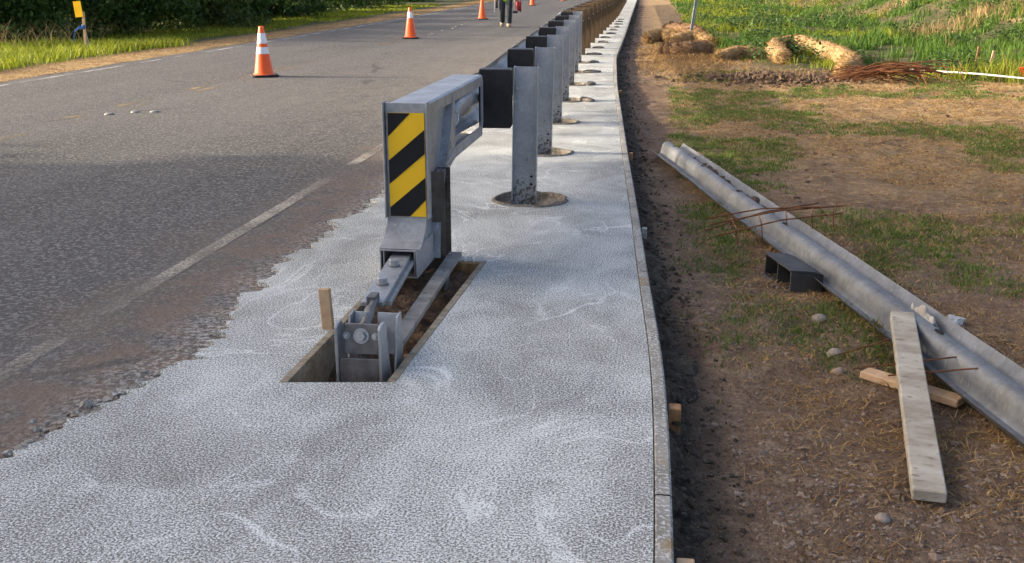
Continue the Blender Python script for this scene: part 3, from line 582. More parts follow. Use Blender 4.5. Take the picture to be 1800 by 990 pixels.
# ------------------------------------------------------------------ walking worker (mostly above the frame)
def skinned(name, J, E, mat, parent, sub=2):
    me = bpy.data.meshes.new(name); keys = list(J); me.from_pydata([J[k][0] for k in keys], [(keys.index(a), keys.index(b)) for a, b in E], [])
    o = link(name, me, mat, parent); m = o.modifiers.new('skin', 'SKIN'); m.use_smooth_shade = True
    for i, k in enumerate(keys):
        r = J[k][1]; v = me.skin_vertices[0].data[i]; v.radius = r if isinstance(r, tuple) else (r, r); v.use_root = (i == 0)
    s = o.modifiers.new('sub', 'SUBSURF'); s.levels = sub; s.render_levels = sub; return o
def worker(x, y):
    p = empty('person', (x, y, -.02), R(180+4)); tag(p, 'worker in lime vest, dark jeans and tan boots walking on the road', 'person')
    # faces local +Y (towards the camera after the turn); left foot forward
    J = dict(pel=((0, 0, .93), (.15, .11)), wst=((0, .0, 1.06), (.14, .10)), chs=((0, .01, 1.28), (.165, .115)), nek=((0, .01, 1.47), .06), hd0=((0, .02, 1.56), (.075, .085)), hd1=((0, .02, 1.68), (.078, .09)), hd2=((0, .02, 1.75), .05))
    for s, q, kn, an, toe in ((-1, 'l', (-.105, .16, .50), (-.10, .17, .09), (-.11, .31, .05)), (1, 'r', (.11, .06, .51), (.12, -.17, .12), (.125, -.04, .05))):
        J[q+'hip'] = ((s*.10, 0, .86), .085); J[q+'kne'] = (kn, .06); J[q+'ank'] = (an, .045); J[q+'toe'] = (toe, .035)
        J[q+'sho'] = ((s*.20, 0, 1.42), .06); J[q+'elb'] = ((s*.27, .0, 1.14), .045); J[q+'wri'] = ((s*.28, .10, .90), .032); J[q+'plm'] = ((s*.28, .13, .82), (.02, .038))
    E = [('pel', 'wst'), ('wst', 'chs'), ('chs', 'nek'), ('nek', 'hd0'), ('hd0', 'hd1'), ('hd1', 'hd2')]
    for q in 'lr': E += [('pel', q+'hip'), (q+'hip', q+'kne'), (q+'kne', q+'ank'), (q+'ank', q+'toe'), ('chs', q+'sho'), (q+'sho', q+'elb'), (q+'elb', q+'wri'), (q+'wri', q+'plm')]
    fing = []
    for q, s in (('l', -1), ('r', 1)):
        for f in range(4):
            a = (s*.28, .105+.022*f, .785); J[q+'f%d' % f] = (a, .011); J[q+'g%d' % f] = ((s*.265, .108+.022*f, .735-(.006 if f in (0, 3) else 0)), .009); E += [(q+'plm', q+'f%d' % f), (q+'f%d' % f, q+'g%d' % f)]
        J[q+'t0'] = ((s*.255, .155, .80), .011); J[q+'t1'] = ((s*.245, .165, .765), .009); E += [(q+'plm', q+'t0'), (q+'t0', q+'t1')]
    skinned('body', J, E, G['skin'], p)
    T = {k: J[k] for k in ('pel', 'lhip', 'rhip', 'lkne', 'rkne', 'lank', 'rank')}; T = {k: (v[0], tuple(a+.018 for a in v[1]) if isinstance(v[1], tuple) else v[1]+(.042 if k[1:] == 'ank' else .035)) for k, v in T.items()}
    T['wst'] = ((0, 0, 1.02), (.16, .12))
    skinned('jeans', T, [('pel', 'wst'), ('pel', 'lhip'), ('pel', 'rhip'), ('lhip', 'lkne'), ('rhip', 'rkne'), ('lkne', 'lank'), ('rkne', 'rank')], G['jeans'], p)
    S = dict(pel=((0, 0, .67), (.26, .20)), wst=((0, 0, 1.0), (.21, .15)), chs=((0, .01, 1.30), (.20, .14)), top=((0, .01, 1.45), (.12, .09)), ls=((-.21, 0, 1.42), .075), rs=((.21, 0, 1.42), .075), le=((-.26, 0, 1.22), .06), re=((.26, 0, 1.22), .06))
    skinned('vest', S, [('pel', 'wst'), ('wst', 'chs'), ('chs', 'top'), ('chs', 'ls'), ('chs', 'rs'), ('ls', 'le'), ('rs', 're')], G['vest'], p)
    for q in 'lr':
        a, t = J[q+'ank'][0], J[q+'toe'][0]
        skinned('boot', dict(a=((a[0], a[1]-.01, a[2]+.11), .075), b=((a[0], a[1]-.03, max(a[2]-.03, .06)), .075), c=((t[0], t[1], t[2]+.012), (.065, .055))), [('a', 'b'), ('b', 'c')], G['boot'], p)
    MB().lathe([(.155, 1.70), (.13, 1.705), (.125, 1.76), (.09, 1.82), (0, 1.845)], 20).build('hard_hat', G['cone_white'], p, 0, True)
    for s in (-1, 1): MB().lathe([(0, .012), (.012, 0), (0, -.012)], 8, (s*.03, .105, 1.66)).build('eye', G['dark'], p, 0, True)
    MB().prism([(.0, 1.645), (.105, 1.60), (.13, 1.605), (.10, 1.655)], 'x', -.015, .015).build('nose', G['skin'], p, .004)
    return p
pw = worker(-4.62, 31.1)
def held(name, loc, label, cat):
    o = empty(name, loc); tag(o, label, cat); return o
mz = Vector((-4.62, 31.1, -.02))
h = held('mallet', mz+Vector((.29, -.13, .45)), 'yellow-handled mallet with black head hanging from the hand of the worker', 'mallet')
MB().tube([(0, 0, .02), (-.02, 0, .40)], .016, 8).build('handle', G['timber_pale'], h); MB().box(-.07, .07, -.03, .03, -.045, .02).build('mallet_head', G['rubber'], h, .008)
h = held('red_tool_bag', mz+Vector((.40, -.13, .62)), 'crumpled red bag carried beside the hip of the worker', 'bag')
lump('bag_body', (0, 0, .0), (.085, .06, .15), G['red'], 3, h, 3, True, .8); MB().tube([(-.06, 0, .12), (-.09, 0, .2), (-.12, 0, .22)], .01, 6).build('bag_strap', G['red'], h)
h = held('folding_rule', mz+Vector((-.31, -.13, .48)), 'white measuring rod held upright in the hand of the worker', 'measuring rod')
MB().box(-.014, .014, -.008, .008, -.05, .42).build('rod_body', G['white'], h, .003); MB().box(.03, .09, -.03, .03, .06, .36).build('pouch', G['black'], h, .008)

# ------------------------------------------------------------------ loose beam and debris on the soil
GZ = lambda x, y: float(gz(np.array(x), np.array(y)))
bA, bB = Vector((.042, 9.05, 0)), Vector((1.655, 1.60, 0)); bd = (bB-bA).normalized(); side = Vector((-bd.y, bd.x, 0))
beam = empty('loose_beam', (bA.x, bA.y, -.098)); tag(beam, 'galvanised corrugated guardrail beam lying loose on the brown soil', 'steel beam')
sts = []
L = (bB-bA).length
ROLL = R(4)
for k in range(13): sts.append((bd*(L*k/12)+Vector((0, 0, .108+.003*math.sin(k*1.3))), Vector((0, 0, -1))*math.cos(ROLL)+side*math.sin(ROLL), (side*math.cos(ROLL)+Vector((0, 0, 1))*math.sin(ROLL))*.88))
bp_ = [(.160, .026), (.152, .034), (.130, .062), (.104, .090), (.090, .100), (.078, .100), (.068, .090), (.060, .066), (.052, .040), (.042, .020), (.028, .007), (.010, 0)]; sweep_w('beam_sheet', sts, G['beam'], beam, .004, 1., bp_+[(-a_, d_+(.028 if i_ > 9 else .02*(i_ > 7))) for i_, (a_, d_) in list(enumerate(bp_[::-1]))])
for k in range(9):
    s = .28+.9525*k
    if s < L:
        o = MB().prism([(.034*math.cos(t)*(1 if abs(math.cos(t)) < .5 else 1), .011*math.sin(t)) for t in [2*math.pi*i/14 for i in range(14)]], 'z', 0, .0015).build('slot_shade_plate', G['dark'], beam)  # slot is not cut: dark oval plate on the hump paints its shade
        o.location = bd*s+Vector((0, 0, .1125)); o.rotation_euler = (ROLL, 0, math.atan2(bd.y, bd.x))
for k in range(14):     # clods of soil caught in the valley
    s = .35+.17*k+.05*random.random(); c = bA+bd*s+side*(.088+.012*random.random()); r = .024+.022*random.random()
    tag(lump('soil_clod', (c.x, c.y, -.078+r*.5), (r*1.6, r*1.3, r), G['pit_soil'], 100+k, sub=2, rough=.6), 'dark soil clod in the loose beam, '+ORD[k]+' from its far end', 'soil clod', 'soil clods in the loose beam')
# hollow black block lying against the beam
bl = empty('plastic_block', (.685, 5.27, GZ(.66, 5.25)-.004), math.atan2(bd.y, bd.x)+.05); tag(bl, 'hollow black plastic guardrail block lying against the loose beam', 'block')
# local x runs along the beam, local -y is the open side facing the slab
LX, WY, HZ, TW = .18, .08, .125, .011
MB().prism([(-WY-.012, HZ), (-WY+.02, HZ-.004), (.03, HZ-.012), (WY, HZ-.03), (WY, HZ-.042), (.03, HZ-.024), (-WY+.02, HZ-.016), (-WY-.012, HZ-.009)], 'x', -LX, LX).build('top_wall', G['black_dusty'], bl, .002)
MB().prism([(-WY-.03, 0), (WY, 0), (WY, TW), (-WY-.01, TW)], 'x', -LX, LX).build('bottom_wall', G['black_dusty'], bl, .002)
for x in (-LX+.001, -.006, LX-TW-.001): MB().prism([(-WY-.006, TW), (WY-.001, TW), (WY-.001, HZ-.043), (.03, HZ-.025), (-WY+.02, HZ-.017), (-WY-.006, HZ-.010)], 'x', x, x+TW).build('rib_wall', G['black_dusty'], bl)
MB().box(-LX+.012, LX-.012, WY-TW-.002, WY-.002, TW, HZ-.045).build('back_wall', G['black_dusty'], bl)
# plank, short board
def plank(name, a, b, w, th, mat, label, edge_mat=None):
    a, b = Vector(a), Vector(b); d = b-a; Ln = d.length; o = MB().box(0, Ln, -w/2, w/2, -th/2, th/2).build(name, mat, None, .004)
    o.location = a; o.rotation_euler = (0, -math.asin(d.z/Ln), math.atan2(d.y, d.x)); return tag(o, label, 'board')
plank('plank', (.808, 2.905, GZ(.81, 2.9)+.032), (1.018, 4.36, .0), .095, .038, G['plank'], 'cement-smeared plank leaning on the loose beam')
plank('short_board', (.80, 3.93, GZ(.8, 3.93)+.022), (1.10, 3.70, GZ(1.1, 3.7)+.026), .07, .03, G['timber_pale'], 'short brown offcut board lying under the leaning plank')
# rag and crumpled bag
def cloth(name, c, ang, lx, ly, mat, seed):
    n, m = 34, 26; U, Vv = np.meshgrid(np.linspace(-1, 1, n), np.linspace(-1, 1, m)); k = fbm(U*1.6+seed, Vv*1.6, 3)-.5; X = U*lx*(.8+.5*k)+.02*(fbm(U*3+9, Vv*3+seed, 2)-.5); Y = Vv*ly*(.7+.8*(fbm(U*1.3+3, Vv*1.1+seed, 2)))
    Z = .030*(1-np.abs(Vv)**1.5)*(1-.5*np.abs(U))+.055*np.abs(fbm(U*2.2+seed, Vv*3.0+4, 3)-.5)*2-.03*np.abs(Vv); ca, sa_ = math.cos(ang), math.sin(ang)
    I, J = np.meshgrid(np.arange(n-1), np.arange(m-1)); a = (J*n+I).ravel(); o = link(name, npmesh(name, np.stack([(X*ca-Y*sa_).ravel(), (X*sa_+Y*ca).ravel(), Z.ravel()], 1), np.stack([a, a+1, a+n+1, a+n], 1), True), mat)
    o.location = c; sm = o.modifiers.new('solid', 'SOLIDIFY'); sm.thickness = .002; return o
tag(cloth('cloth_rag', (1.115, 4.42, -.035), math.atan2(bd.y, bd.x), .125, .050, G['rag'], 4.3), 'dirty off-white rag draped in the valley of the loose beam', 'rag')
tag(lump('plastic_bag', (1.30, 4.63, GZ(1.3, 4.63)+.018), (.048, .035, .026), G['white'], 15, None, 3, False, .55), 'crumpled white plastic lump on the grass behind the loose beam', 'plastic bag')
for i, (x, y, r, lab) in enumerate(((.721, 4.588, .028, 'pale round stone nearest the black block'), (.725, 4.15, .030, 'pale stone left of the leaning plank'), (.715, 3.98, .024, 'brownish stone just below the pale stone left of the plank'), (.656, 2.784, .02, 'small white stone left of the plank foot'))):
    tag(lump('stone', (x, y, GZ(x, y)+r*.25), (r*1.15, r, r*.8), G['stone2'] if i != 2 else G['stone'], 60+i, None, 2, True, .3), lab, 'stone')
# rebar ladder over the beam, twigs of wire by the plank
def wire(b, pts, r=.004): b.tube(pts, r, 5)
rb = empty('rebar_cage', (.62, 6.05, -.1)); tag(rb, 'rusty rebar ladder lying across the loose beam', 'rebar')
def rpart(nm, pts, r=.0045): o = MB().tube(pts, r, 6).build(nm, G['rust'], rb); o.location = Vector((-.62, -6.05, .150)); return o
for k, (a, b_) in enumerate((((.30, 6.10, -.08), (1.08, 6.22, .03)), ((.33, 5.86, -.09), (1.02, 5.98, .035)), ((.28, 6.32, -.095), (.92, 6.16, .03)), ((.26, 5.98, -.09), (.95, 6.42, .0)))):
    a, b_ = Vector(a), Vector(b_); rpart('bar', [a, a.lerp(b_, .5)+Vector((0, 0, .025)), b_])
for s in (.15, .35, .55, .75, .92):
    a = Vector((.30, 6.10, -.08)).lerp(Vector((1.08, 6.22, .03)), s); b_ = Vector((.33, 5.86, -.09)).lerp(Vector((1.02, 5.98, .035)), s); u = Vector((0, 0, .02))
    rpart('tie', [a+u, b_+u], .0035); rpart('tie', [b_+u, b_+Vector((.01, 0, -.07))], .0035)
for i, (a, b_) in enumerate((((.70, 4.02, -.07), (.92, 4.10, -.02)), ((.86, 3.80, -.06), (1.16, 3.76, .0)), ((.74, 3.84, -.055), (1.12, 3.90, -.01)))):
    tag(MB().tube([a, b_], .0032, 5).build('wire', G['rust'], None), ['rusty wire left of the leaning plank', 'rusty wire poking right from under the plank', 'rusty wire crossing behind the plank on the offcut'][i], 'wire')
# rusty rod bundle
bun = empty('rebar_bundle', (3.1, 16.2, -.1)); tag(bun, 'heap of bent rusty rebar rods beside the green grass', 'rebar')
for k in range(64):
    x0 = random.uniform(-.75, .0); y0 = random.uniform(-.35, .35); l = random.uniform(.6, 1.3); z0 = random.uniform(.0, .17)*(1-abs(y0)); bend = random.uniform(-.12, .06)
    P = [(x0+l*t, y0+random.uniform(-.02, .02)+random.uniform(-.1, .1)*t, z0+.12*math.sin(t*2.6)+bend*t) for t in (0, .33, .66, .9)]
    if k % 3 == 0: P.append((P[-1][0]+.06, P[-1][1]-.18, max(.0, P[-1][2]-.14)))
    MB().tube(P, random.uniform(.005, .009), 5).build('rod', G['rust'], bun)
# white pipe
a, b_ = Vector((3.76, 17.25, GZ(3.76, 17.25)+.08)), Vector((5.6, 14.9, GZ(5.6, 14.9)+.10))
tag(MB().tube([a, a.lerp(b_, .4)+Vector((0, 0, .02)), b_], .014, 10).build('white_pipe', G['white'], None, 0, True), 'long thin white pipe lying in the grass edge right of the rebar', 'pipe')
stake(4.95, 18.1, .30, .05, .03, G['timber'], 'brown survey stake in the green grass at right', (R(3), R(3))); stake(5.08, 17.8, .26, .05, .03, G['timber_pale'], 'pale survey stake beside the brown one in the grass', (R(-2), R(9)))
stake(5.2, 16.6, .10, .06, .03, G['orange'], 'short orange stake in front of the pale survey stake', (0, R(-14)))
# leaning steel channel post
ch = MB().prism([(-.03, 0), (-.03, -.02), (-.024, -.02), (-.024, -.006), (-.010, -.006), (-.010, .012), (.010, .012), (.010, -.006), (.024, -.006), (.024, -.02), (.03, -.02), (.03, 0), (.014, 0), (.014, .018), (-.014, .018), (-.014, 0)], 'z', -.3, 1.9).build('steel_sign_post', G['galv'], None)
ch.location = (.52, 24.4, -.08); ch.rotation_euler = (R(-3), R(7), R(15)); tag(ch, 'leaning galvanised channel post standing in the straw heap', 'post')
# straw and coir logs
def log(name, pts, r, mat, label, n=14, seg=10):
    P = []; pts = [Vector(p) for p in pts]
    for i in range(len(pts)-1):
        p0 = pts[max(i-1, 0)]; p1, p2 = pts[i], pts[i+1]; p3 = pts[min(i+2, len(pts)-1)]
        for k in range(seg):
            t = k/seg; P.append(.5*((2*p1)+(p2-p0)*t+(2*p0-5*p1+4*p2-p3)*t*t+(3*p1-p0-3*p2+p3)*t**3))
    P.append(pts[-1]); m = len(P); rs = [r*(.74+.45*float(fbm(np.array(i*.45), np.array(r*90+pts[0].x*7), 3)))*(1 if 1 < i < m-2 else .72) for i in range(m)]
    root = empty(name, tuple(pts[0])); b = MB().tube(P, rs, n)
    b.v = [tuple(Vector(v)-pts[0]+Vector((random.uniform(-1, 1), random.uniform(-1, 1), random.uniform(-1, 1)))*r*.09) for v in b.v]
    b.build('log_core', mat, root, 0, True)
    # loose fibres
    N = int(150*m*r/.12); V = np.zeros((N*3, 3)); 
    for i in range(N):
        k = random.randrange(m); c = P[k]-pts[0]; d = Vector((random.gauss(0, 1), random.gauss(0, 1), random.gauss(0, 1))).normalized(); q = c+d*rs[k]*.95; tdir = Vector((random.gauss(0, 1), random.gauss(0, 1), random.gauss(0, .6))).normalized()*random.uniform(.03, .09)
        V[i*3] = q; V[i*3+1] = q+Vector((.010, .008, .010)); V[i*3+2] = q+tdir+d*.02
    o = link('loose_fibre', npmesh('loose_fibre', V, np.arange(N*3).reshape(-1, 3)), G['straw'] if mat != G['coir'] else G['coir_strand'], root); o['kind'] = 'stuff'
    return tag(root, label, 'straw log')
z = lambda x, y, d: (x, y, GZ(x, y)+d)
log('coir_log', [z(.02, 21.2, .12), z(.4, 21.0, .16), z(.8, 21.3, .14)], .17, G['coir'], 'dark brown fibre log at the foot of the leaning post')
log('coir_log', [z(-.45, 25.2, .12), z(-.1, 25.4, .18), z(.25, 25.0, .12)], .15, G['straw_log'], 'tan fibre log end beside the dark mud strip')
log('coir_log', [z(.0, 27.6, .22), z(.5, 26.8, .24), z(.9, 26.2, .12)], .15, G['coir'], 'brown fibre log lying behind the straw heap')
log('coir_log', [z(.1, 23.3, .15), z(.6, 23.6, .22), z(.95, 23.2, .14)], .15, G['straw_log'], 'tan fibre log lying just behind the leaning post')
log('straw_wattle', [z(.95, 19.9, .04), z(1.35, 20.6, .10), z(1.8, 20.6, .04)], .13, G['straw_log'], 'straw wattle between the leaning post and the looped wattle')
log('straw_wattle', [z(2.05, 19.4, .10), z(2.08, 21.2, .12), z(2.55, 22.0, .14), z(2.95, 20.3, .14), z(3.0, 18.1, .10), z(2.75, 17.3, .06)], .165, G['straw_log'], 'looped straw wattle at the left end of the rebar heap')
tag(MB().box(-.06, .06, -.05, .05, -.1, .30).build('post_stub', G['old_wood'], None, .01), 'grey timber post stub behind the fibre logs', 'post stub').location = (.12, 29.5, -.05)
tag(MB().box(-.16, .16, -.02, .02, 0, .02).build('pale_lath', G['timber_pale'], None, .003), 'short pale lath lying beside the mud strip before the straw', 'lath').location = (-.38, 19.6, -.09)

# ------------------------------------------------------------------ delineator left of the road
dl = empty('delineator', (-12.02, 21.05, -.12)); tag(dl, 'yellow marker plate on a wooden stake tied with blue ribbon', 'marker post')
MB().box(-.03, .03, -.015, .015, -.2, .80).build('stake', G['timber_pale'], dl, .003).rotation_euler = (0, R(1.5), 0)
MB().box(-.085, .085, -.022, -.018, .70, 1.02).build('plate', G['sheet_yellow'], dl).rotation_euler = (0, R(-5), 0)
MB().prism([(.05, .0), (.075, .0), (.075, .03), (.05, .03)], 'z', -.2, .72).build('steel_rod', G['galv'], dl).rotation_euler = (0, R(-6), 0)
rp = [(0, -.03, .50), (-.08, -.05, .49), (-.17, -.06, .42), (-.21, -.05, .32), (-.22, -.04, .22)]; b = MB()
for i in range(4):
    (x0, y0, z0), (x1, y1, z1) = rp[i], rp[i+1]; st_ = len(b.v); b.v += [(x0, y0-.003, z0-.022), (x0, y0+.003, z0+.022), (x1, y1+.003, z1+.022), (x1, y1-.003, z1-.022), (x0-.02, y0-.004, z0-.02), (x1-.02, y1-.004, z1-.02)]; b.f += [[st_, st_+1, st_+2, st_+3], [st_, st_+3, st_+5, st_+4]]
b.build('ribbon', G['blue'], dl); MB().lathe([(.04, .46), (.045, .5), (.04, .54)], 10).build('ribbon_knot', G['blue'], dl)

# ------------------------------------------------------------------ vegetation
def blades(name, x, y, h, w, mat, lean=.5, zoff=-.01, zf=gz, seed=1, flat=0):
    r = np.random.default_rng(seed); n = len(x); zz = zf(x, y)+zoff; a = r.random(n)*2*np.pi; la = r.random(n)*2*np.pi; ln = h*lean*(.3+r.random(n))
    dx, dy = np.cos(a)*w*.5, np.sin(a)*w*.5; lx, ly = np.cos(la)*ln, np.sin(la)*ln; V = np.zeros((n, 5, 3))
    V[:, 0] = np.stack([x-dx, y-dy, zz], 1); V[:, 1] = np.stack([x+dx, y+dy, zz], 1)
    V[:, 2] = np.stack([x+dx*.8+lx*.35, y+dy*.8+ly*.35, zz+h*(.55-.3*flat)], 1); V[:, 3] = np.stack([x-dx*.8+lx*.35, y-dy*.8+ly*.35, zz+h*(.55-.3*flat)], 1)
    V[:, 4] = np.stack([x+lx, y+ly, zz+h*np.where(r.random(n) < .5, 1, .85)*(1-.6*flat)], 1)
    b = np.arange(n)*5; T = np.concatenate([np.stack([b, b+1, b+2], 1), np.stack([b, b+2, b+3], 1), np.stack([b+3, b+2, b+4], 1)])
    return link(name, npmesh(name, V.reshape(-1, 3), T), mat)
def scatter(n, x0, x1, y0, y1, dens, seed, tuft=0, spread=.04):
    r = np.random.default_rng(seed); k = n if not tuft else n//tuft
    # uniform in log-distance so that near ground gets more
    y = y0*(y1/y0)**r.random(k*4); x = x0+(x1-x0)*r.random(k*4); keep = r.random(k*4) < dens(x, y); x, y = x[keep][:k], y[keep][:k]
    if tuft: x = (x[:, None]+r.normal(0, spread, (len(x), tuft))).ravel(); y = (y[:, None]+r.normal(0, spread, (len(y), tuft))).ravel()
    ok = (x > edge(y)+.06); return x[ok], y[ok]
turf = lambda x, y: sst(.45, .60, fbm(x*1.3+5, y*.9+2))*sst(.15, .5, x-edge(y))*(.6+.4*sst(3.5, 5.5, y))
x, y = scatter(150000, .1, 8, 2.0, 18, turf, 11, 14, .04); hh = (.016+.030*np.random.default_rng(1).random(len(x)))
tag(blades('short_turf', x, y, hh, .0035+.0004*y, G['short'], .9, -.006, seed=2), 'short patchy green turf on the brown soil', 'grass', kind='stuff')
dryd = lambda x, y: np.clip(.22+1.0*sst(.42, .62, fbm(x*1.1+40, y*1.1+8))+.9*sst(10, 15, y+.9*x), 0, 1)*sst(.2, .6, x-edge(y))
x, y = scatter(210000, .1, 9, 1.9, 18, dryd, 12, 12, .05); hh = (.008+.026*np.random.default_rng(3).random(len(x)))
tag(blades('dry_straw', x, y, hh, .0022+.0006*y, G['straw'], 2.0, .002, seed=4, flat=.7), 'dry brown straw scattered over the soil', 'straw', kind='stuff')
# straw heap around the fibre logs
r5 = np.random.default_rng(5); x = r5.normal(.35, .55, 9000); y = r5.normal(21.5, 2.3, 9000); ok = x > edge(y)+.35
tag(blades('straw_heap', x[ok], y[ok], .05+.06*r5.random(ok.sum()), .014, G['straw'], 1.6, .0, lambda a, b: gz(a, b)+.16*np.exp(-((a-.4)/.5)**2-((b-22)/2.2)**2)*r5.random(len(a)), seed=6, flat=.7), 'golden straw spread around the fibre logs', 'straw', kind='stuff')
# tall green grass on the right
def gd(x, y):
    b = np.interp(y, [14, 17.2, 19.5, 22, 30, 60], [7.5, 3.3, 1.6, 1.15, .7, .3]); return sst(-.15, .35, x-b)*np.clip(.06+1.2*sst(.40, .58, fbm(x*1.3+9, y*.7)), 0, 1)*np.where(x > 7.5, .75*sst(.62, .45, fbm(x*.35, y*.3+7))+.12, 1)
x, y = scatter(150000, .2, 26, 15, 75, gd, 21, 10, .07); r6 = np.random.default_rng(8); cl = fbm(x*1.7+3, y*.9+50, 3); hh = (.07+.15*r6.random(len(x)))*(.35+2.6*np.clip(cl-.22, 0, 1))*np.where(r6.random(len(x)) < .05, 1.7, 1)
sel = fbm(x*.45+70, y*.25+3) > .56
tag(blades('green_grass', x[~sel], y[~sel], hh[~sel], .008+.00045*y[~sel], G['grass'], .45, seed=9), 'tall green grass along the right verge and bank', 'grass', kind='stuff')
tag(blades('bright_grass', x[sel], y[sel], hh[sel], .008+.00045*y[sel], G['grass_bright'], .45, seed=10), 'yellow-green grass among the right verge', 'grass', kind='stuff')
x, y = scatter(26000, 3, 26, 16, 70, lambda x, y: sst(.50, .66, fbm(x*.5+33, y*.3+14))*sst(4, 8, x), 31, 8, .1); r7 = np.random.default_rng(12)
tag(blades('dry_bank_grass', x, y, .15+.3*r7.random(len(x)), .008+.0004*y, G['seed'], .5, seed=13), 'dry brown seed grass on the right bank', 'grass', kind='stuff')
# broad-leaved weeds among the grass
def weeds(n, seed):
    g = np.random.default_rng(seed); y = 17*(60/17)**g.random(n*5); x = .8+16*g.random(n*5); k = g.random(n*5) < gd(x, y)*sst(.52, .62, fbm(x*.9+80, y*.5+20)); x, y = x[k][:n], y[k][:n]; n = len(x); m = 14
    c = np.stack([np.repeat(x, m), np.repeat(y, m), np.repeat(gz(x, y), m)], 1)+g.normal(0, 1, (n*m, 3))*np.array((.10, .10, .0))+np.stack([np.zeros(n*m), np.zeros(n*m), .05+.28*g.random(n*m)*np.repeat(.5+.7*g.random(n), m)], 1)
    d = g.normal(0, 1, (n*m, 3)); d[:, 2] *= .5; d /= np.linalg.norm(d, axis=1)[:, None]; w = np.cross(d, g.normal(0, .4, (n*m, 3))+np.array((0, 0, 1))); w /= np.linalg.norm(w, axis=1)[:, None]; Ln = (.05+.06*g.random(n*m))[:, None]
    V = np.stack([c, c+d*Ln*.5+w*Ln*.3, c+d*Ln, c+d*Ln*.5-w*Ln*.3], 1); return link('weeds', npmesh('weeds', V.reshape(-1, 3), np.arange(n*m*4).reshape(-1, 4)), G['weed'])
tag(weeds(2600, 90), 'dark broad-leaved weeds among the right verge grass', 'weeds', kind='stuff')
# left verge
r8 = np.random.default_rng(14); n = 60000; y = 9*(60/9)**r8.random(n); dlv = .9+4.2*r8.random(n)**1.2; x = rl(y)-dlv; keep = r8.random(n) < sst(1.1, 1.9, dlv+1.2*(fbm(y*.4, dlv*.5)-.5)+np.where(y > 22, -.9*sst(22, 24, y), 0)); x, y = x[keep], y[keep]
tag(blades('verge_grass', x, y, (.08+.17*r8.random(len(x)))*(.5+1.0*fbm(x*1.3, y*.8))*np.where(y > 23, .6, 1), .012+.0004*y, G['grass_bright'], .55, seed=15), 'bright sunlit grass verge left of the road', 'grass', kind='stuff')
n = 30000; y = 9*(90/9)**r8.random(n); x = rl(y)-.02-1.5*r8.random(n)**.8
tag(blades('verge_straw', x, y, .02+.035*r8.random(n), .008+.0006*y, G['straw'], 2.2, seed=16, flat=.8), 'golden dry grass strip along the left road edge', 'straw', kind='stuff')
for k, (cx, cy) in enumerate(((-14.1, 21.6), (-13.6, 22.4), (-14.3, 20.6))):
    m = 42; x = r8.normal(cx, .45, m); y = r8.normal(cy, .3, m)
    tag(blades('seed_grass_tuft', x, y, .35+.4*r8.random(m), .012, G['seed'], .9, seed=20+k), ['tall dry seed-head grass tuft under the bare branches', 'dry seed-head tuft just left of the marker post', 'dry grass tuft at the left picture edge'][k], 'grass tuft')

def tree(name, x, y, H, Rr, nleaf, seed, label, mat, low=.15, size=.10, group=None):
    r = random.Random(seed); g = np.random.default_rng(seed); root = empty(name, (x, y, GZ(x, y))); tr = MB(); ends = []
    for s in range(3):
        a = r.random()*6.28; p = Vector((r.uniform(-.15, .15), r.uniform(-.15, .15), -.2)); d = Vector((math.cos(a)*.45, math.sin(a)*.45, 1)).normalized(); P = [p]; rad = [.05*H/3]
        for k in range(6):
            d = (d+Vector((r.uniform(-.3, .3), r.uniform(-.3, .3), r.uniform(-.12, .2)))).normalized(); p = p+d*H*.13; P.append(p.copy()); rad.append(.05*H/3*(1-.14*(k+1)))
            q = p.copy(); e = Vector((r.uniform(-1, 1), r.uniform(-1, 1), r.uniform(-.1, .6))).normalized(); Q = [q]; rr = [rad[-1]*.6]
            for j in range(4): e = (e+Vector((r.uniform(-.3, .3), r.uniform(-.3, .3), r.uniform(-.35, .1)))).normalized(); q = q+e*Rr*.27; Q.append(q.copy()); rr.append(rad[-1]*.6*(1-.22*(j+1))); ends.append(q.copy())
            tr.tube(Q, rr, 5, False)
        tr.tube(P, rad, 7, False)
    tr.build('trunk', G['bark'], root, 0, True)
    # leaf clumps: shell of the crown plus branch ends
    C = [np.array(e) for e in ends]
    for i in range(46):
        u = g.normal(0, 1, 3); u /= np.linalg.norm(u); rad = g.uniform(.55, 1.0); C.append(np.array((u[0]*Rr*rad, u[1]*Rr*rad, max(low*H+.15, H*(.52+low*.4)+u[2]*H*(.48-low*.4)*rad))))
    C = np.array(C); cs = g.uniform(.5, 1.25, len(C)); idx = g.choice(len(C), nleaf, p=cs/cs.sum()); sp = .13*Rr*cs[idx]
    c = C[idx]+g.normal(0, 1, (nleaf, 3))*sp[:, None]*np.array((1, 1, .75)); c[:, 2] -= .25*np.abs(g.normal(0, 1, nleaf))*sp; c[:, 2] = np.maximum(c[:, 2], low*H*g.random(nleaf))
    d = g.normal(0, 1, (nleaf, 3))+np.array((0, 0, -.9)); d /= np.linalg.norm(d, axis=1)[:, None]; w = np.cross(d, g.normal(0, 1, (nleaf, 3))); w /= np.linalg.norm(w, axis=1)[:, None]
    L = size*(.6+.8*g.random(nleaf))[:, None]; W = L*.28; V = np.stack([c, c+d*L*.5+w*W, c+d*L, c+d*L*.5-w*W], 1)
    me = npmesh('crown', V.reshape(-1, 3), np.arange(nleaf*4).reshape(-1, 4)); link('crown', me, mat, root)
    return tag(root, label, 'tree', group)
TG = 'trees along the left roadside'
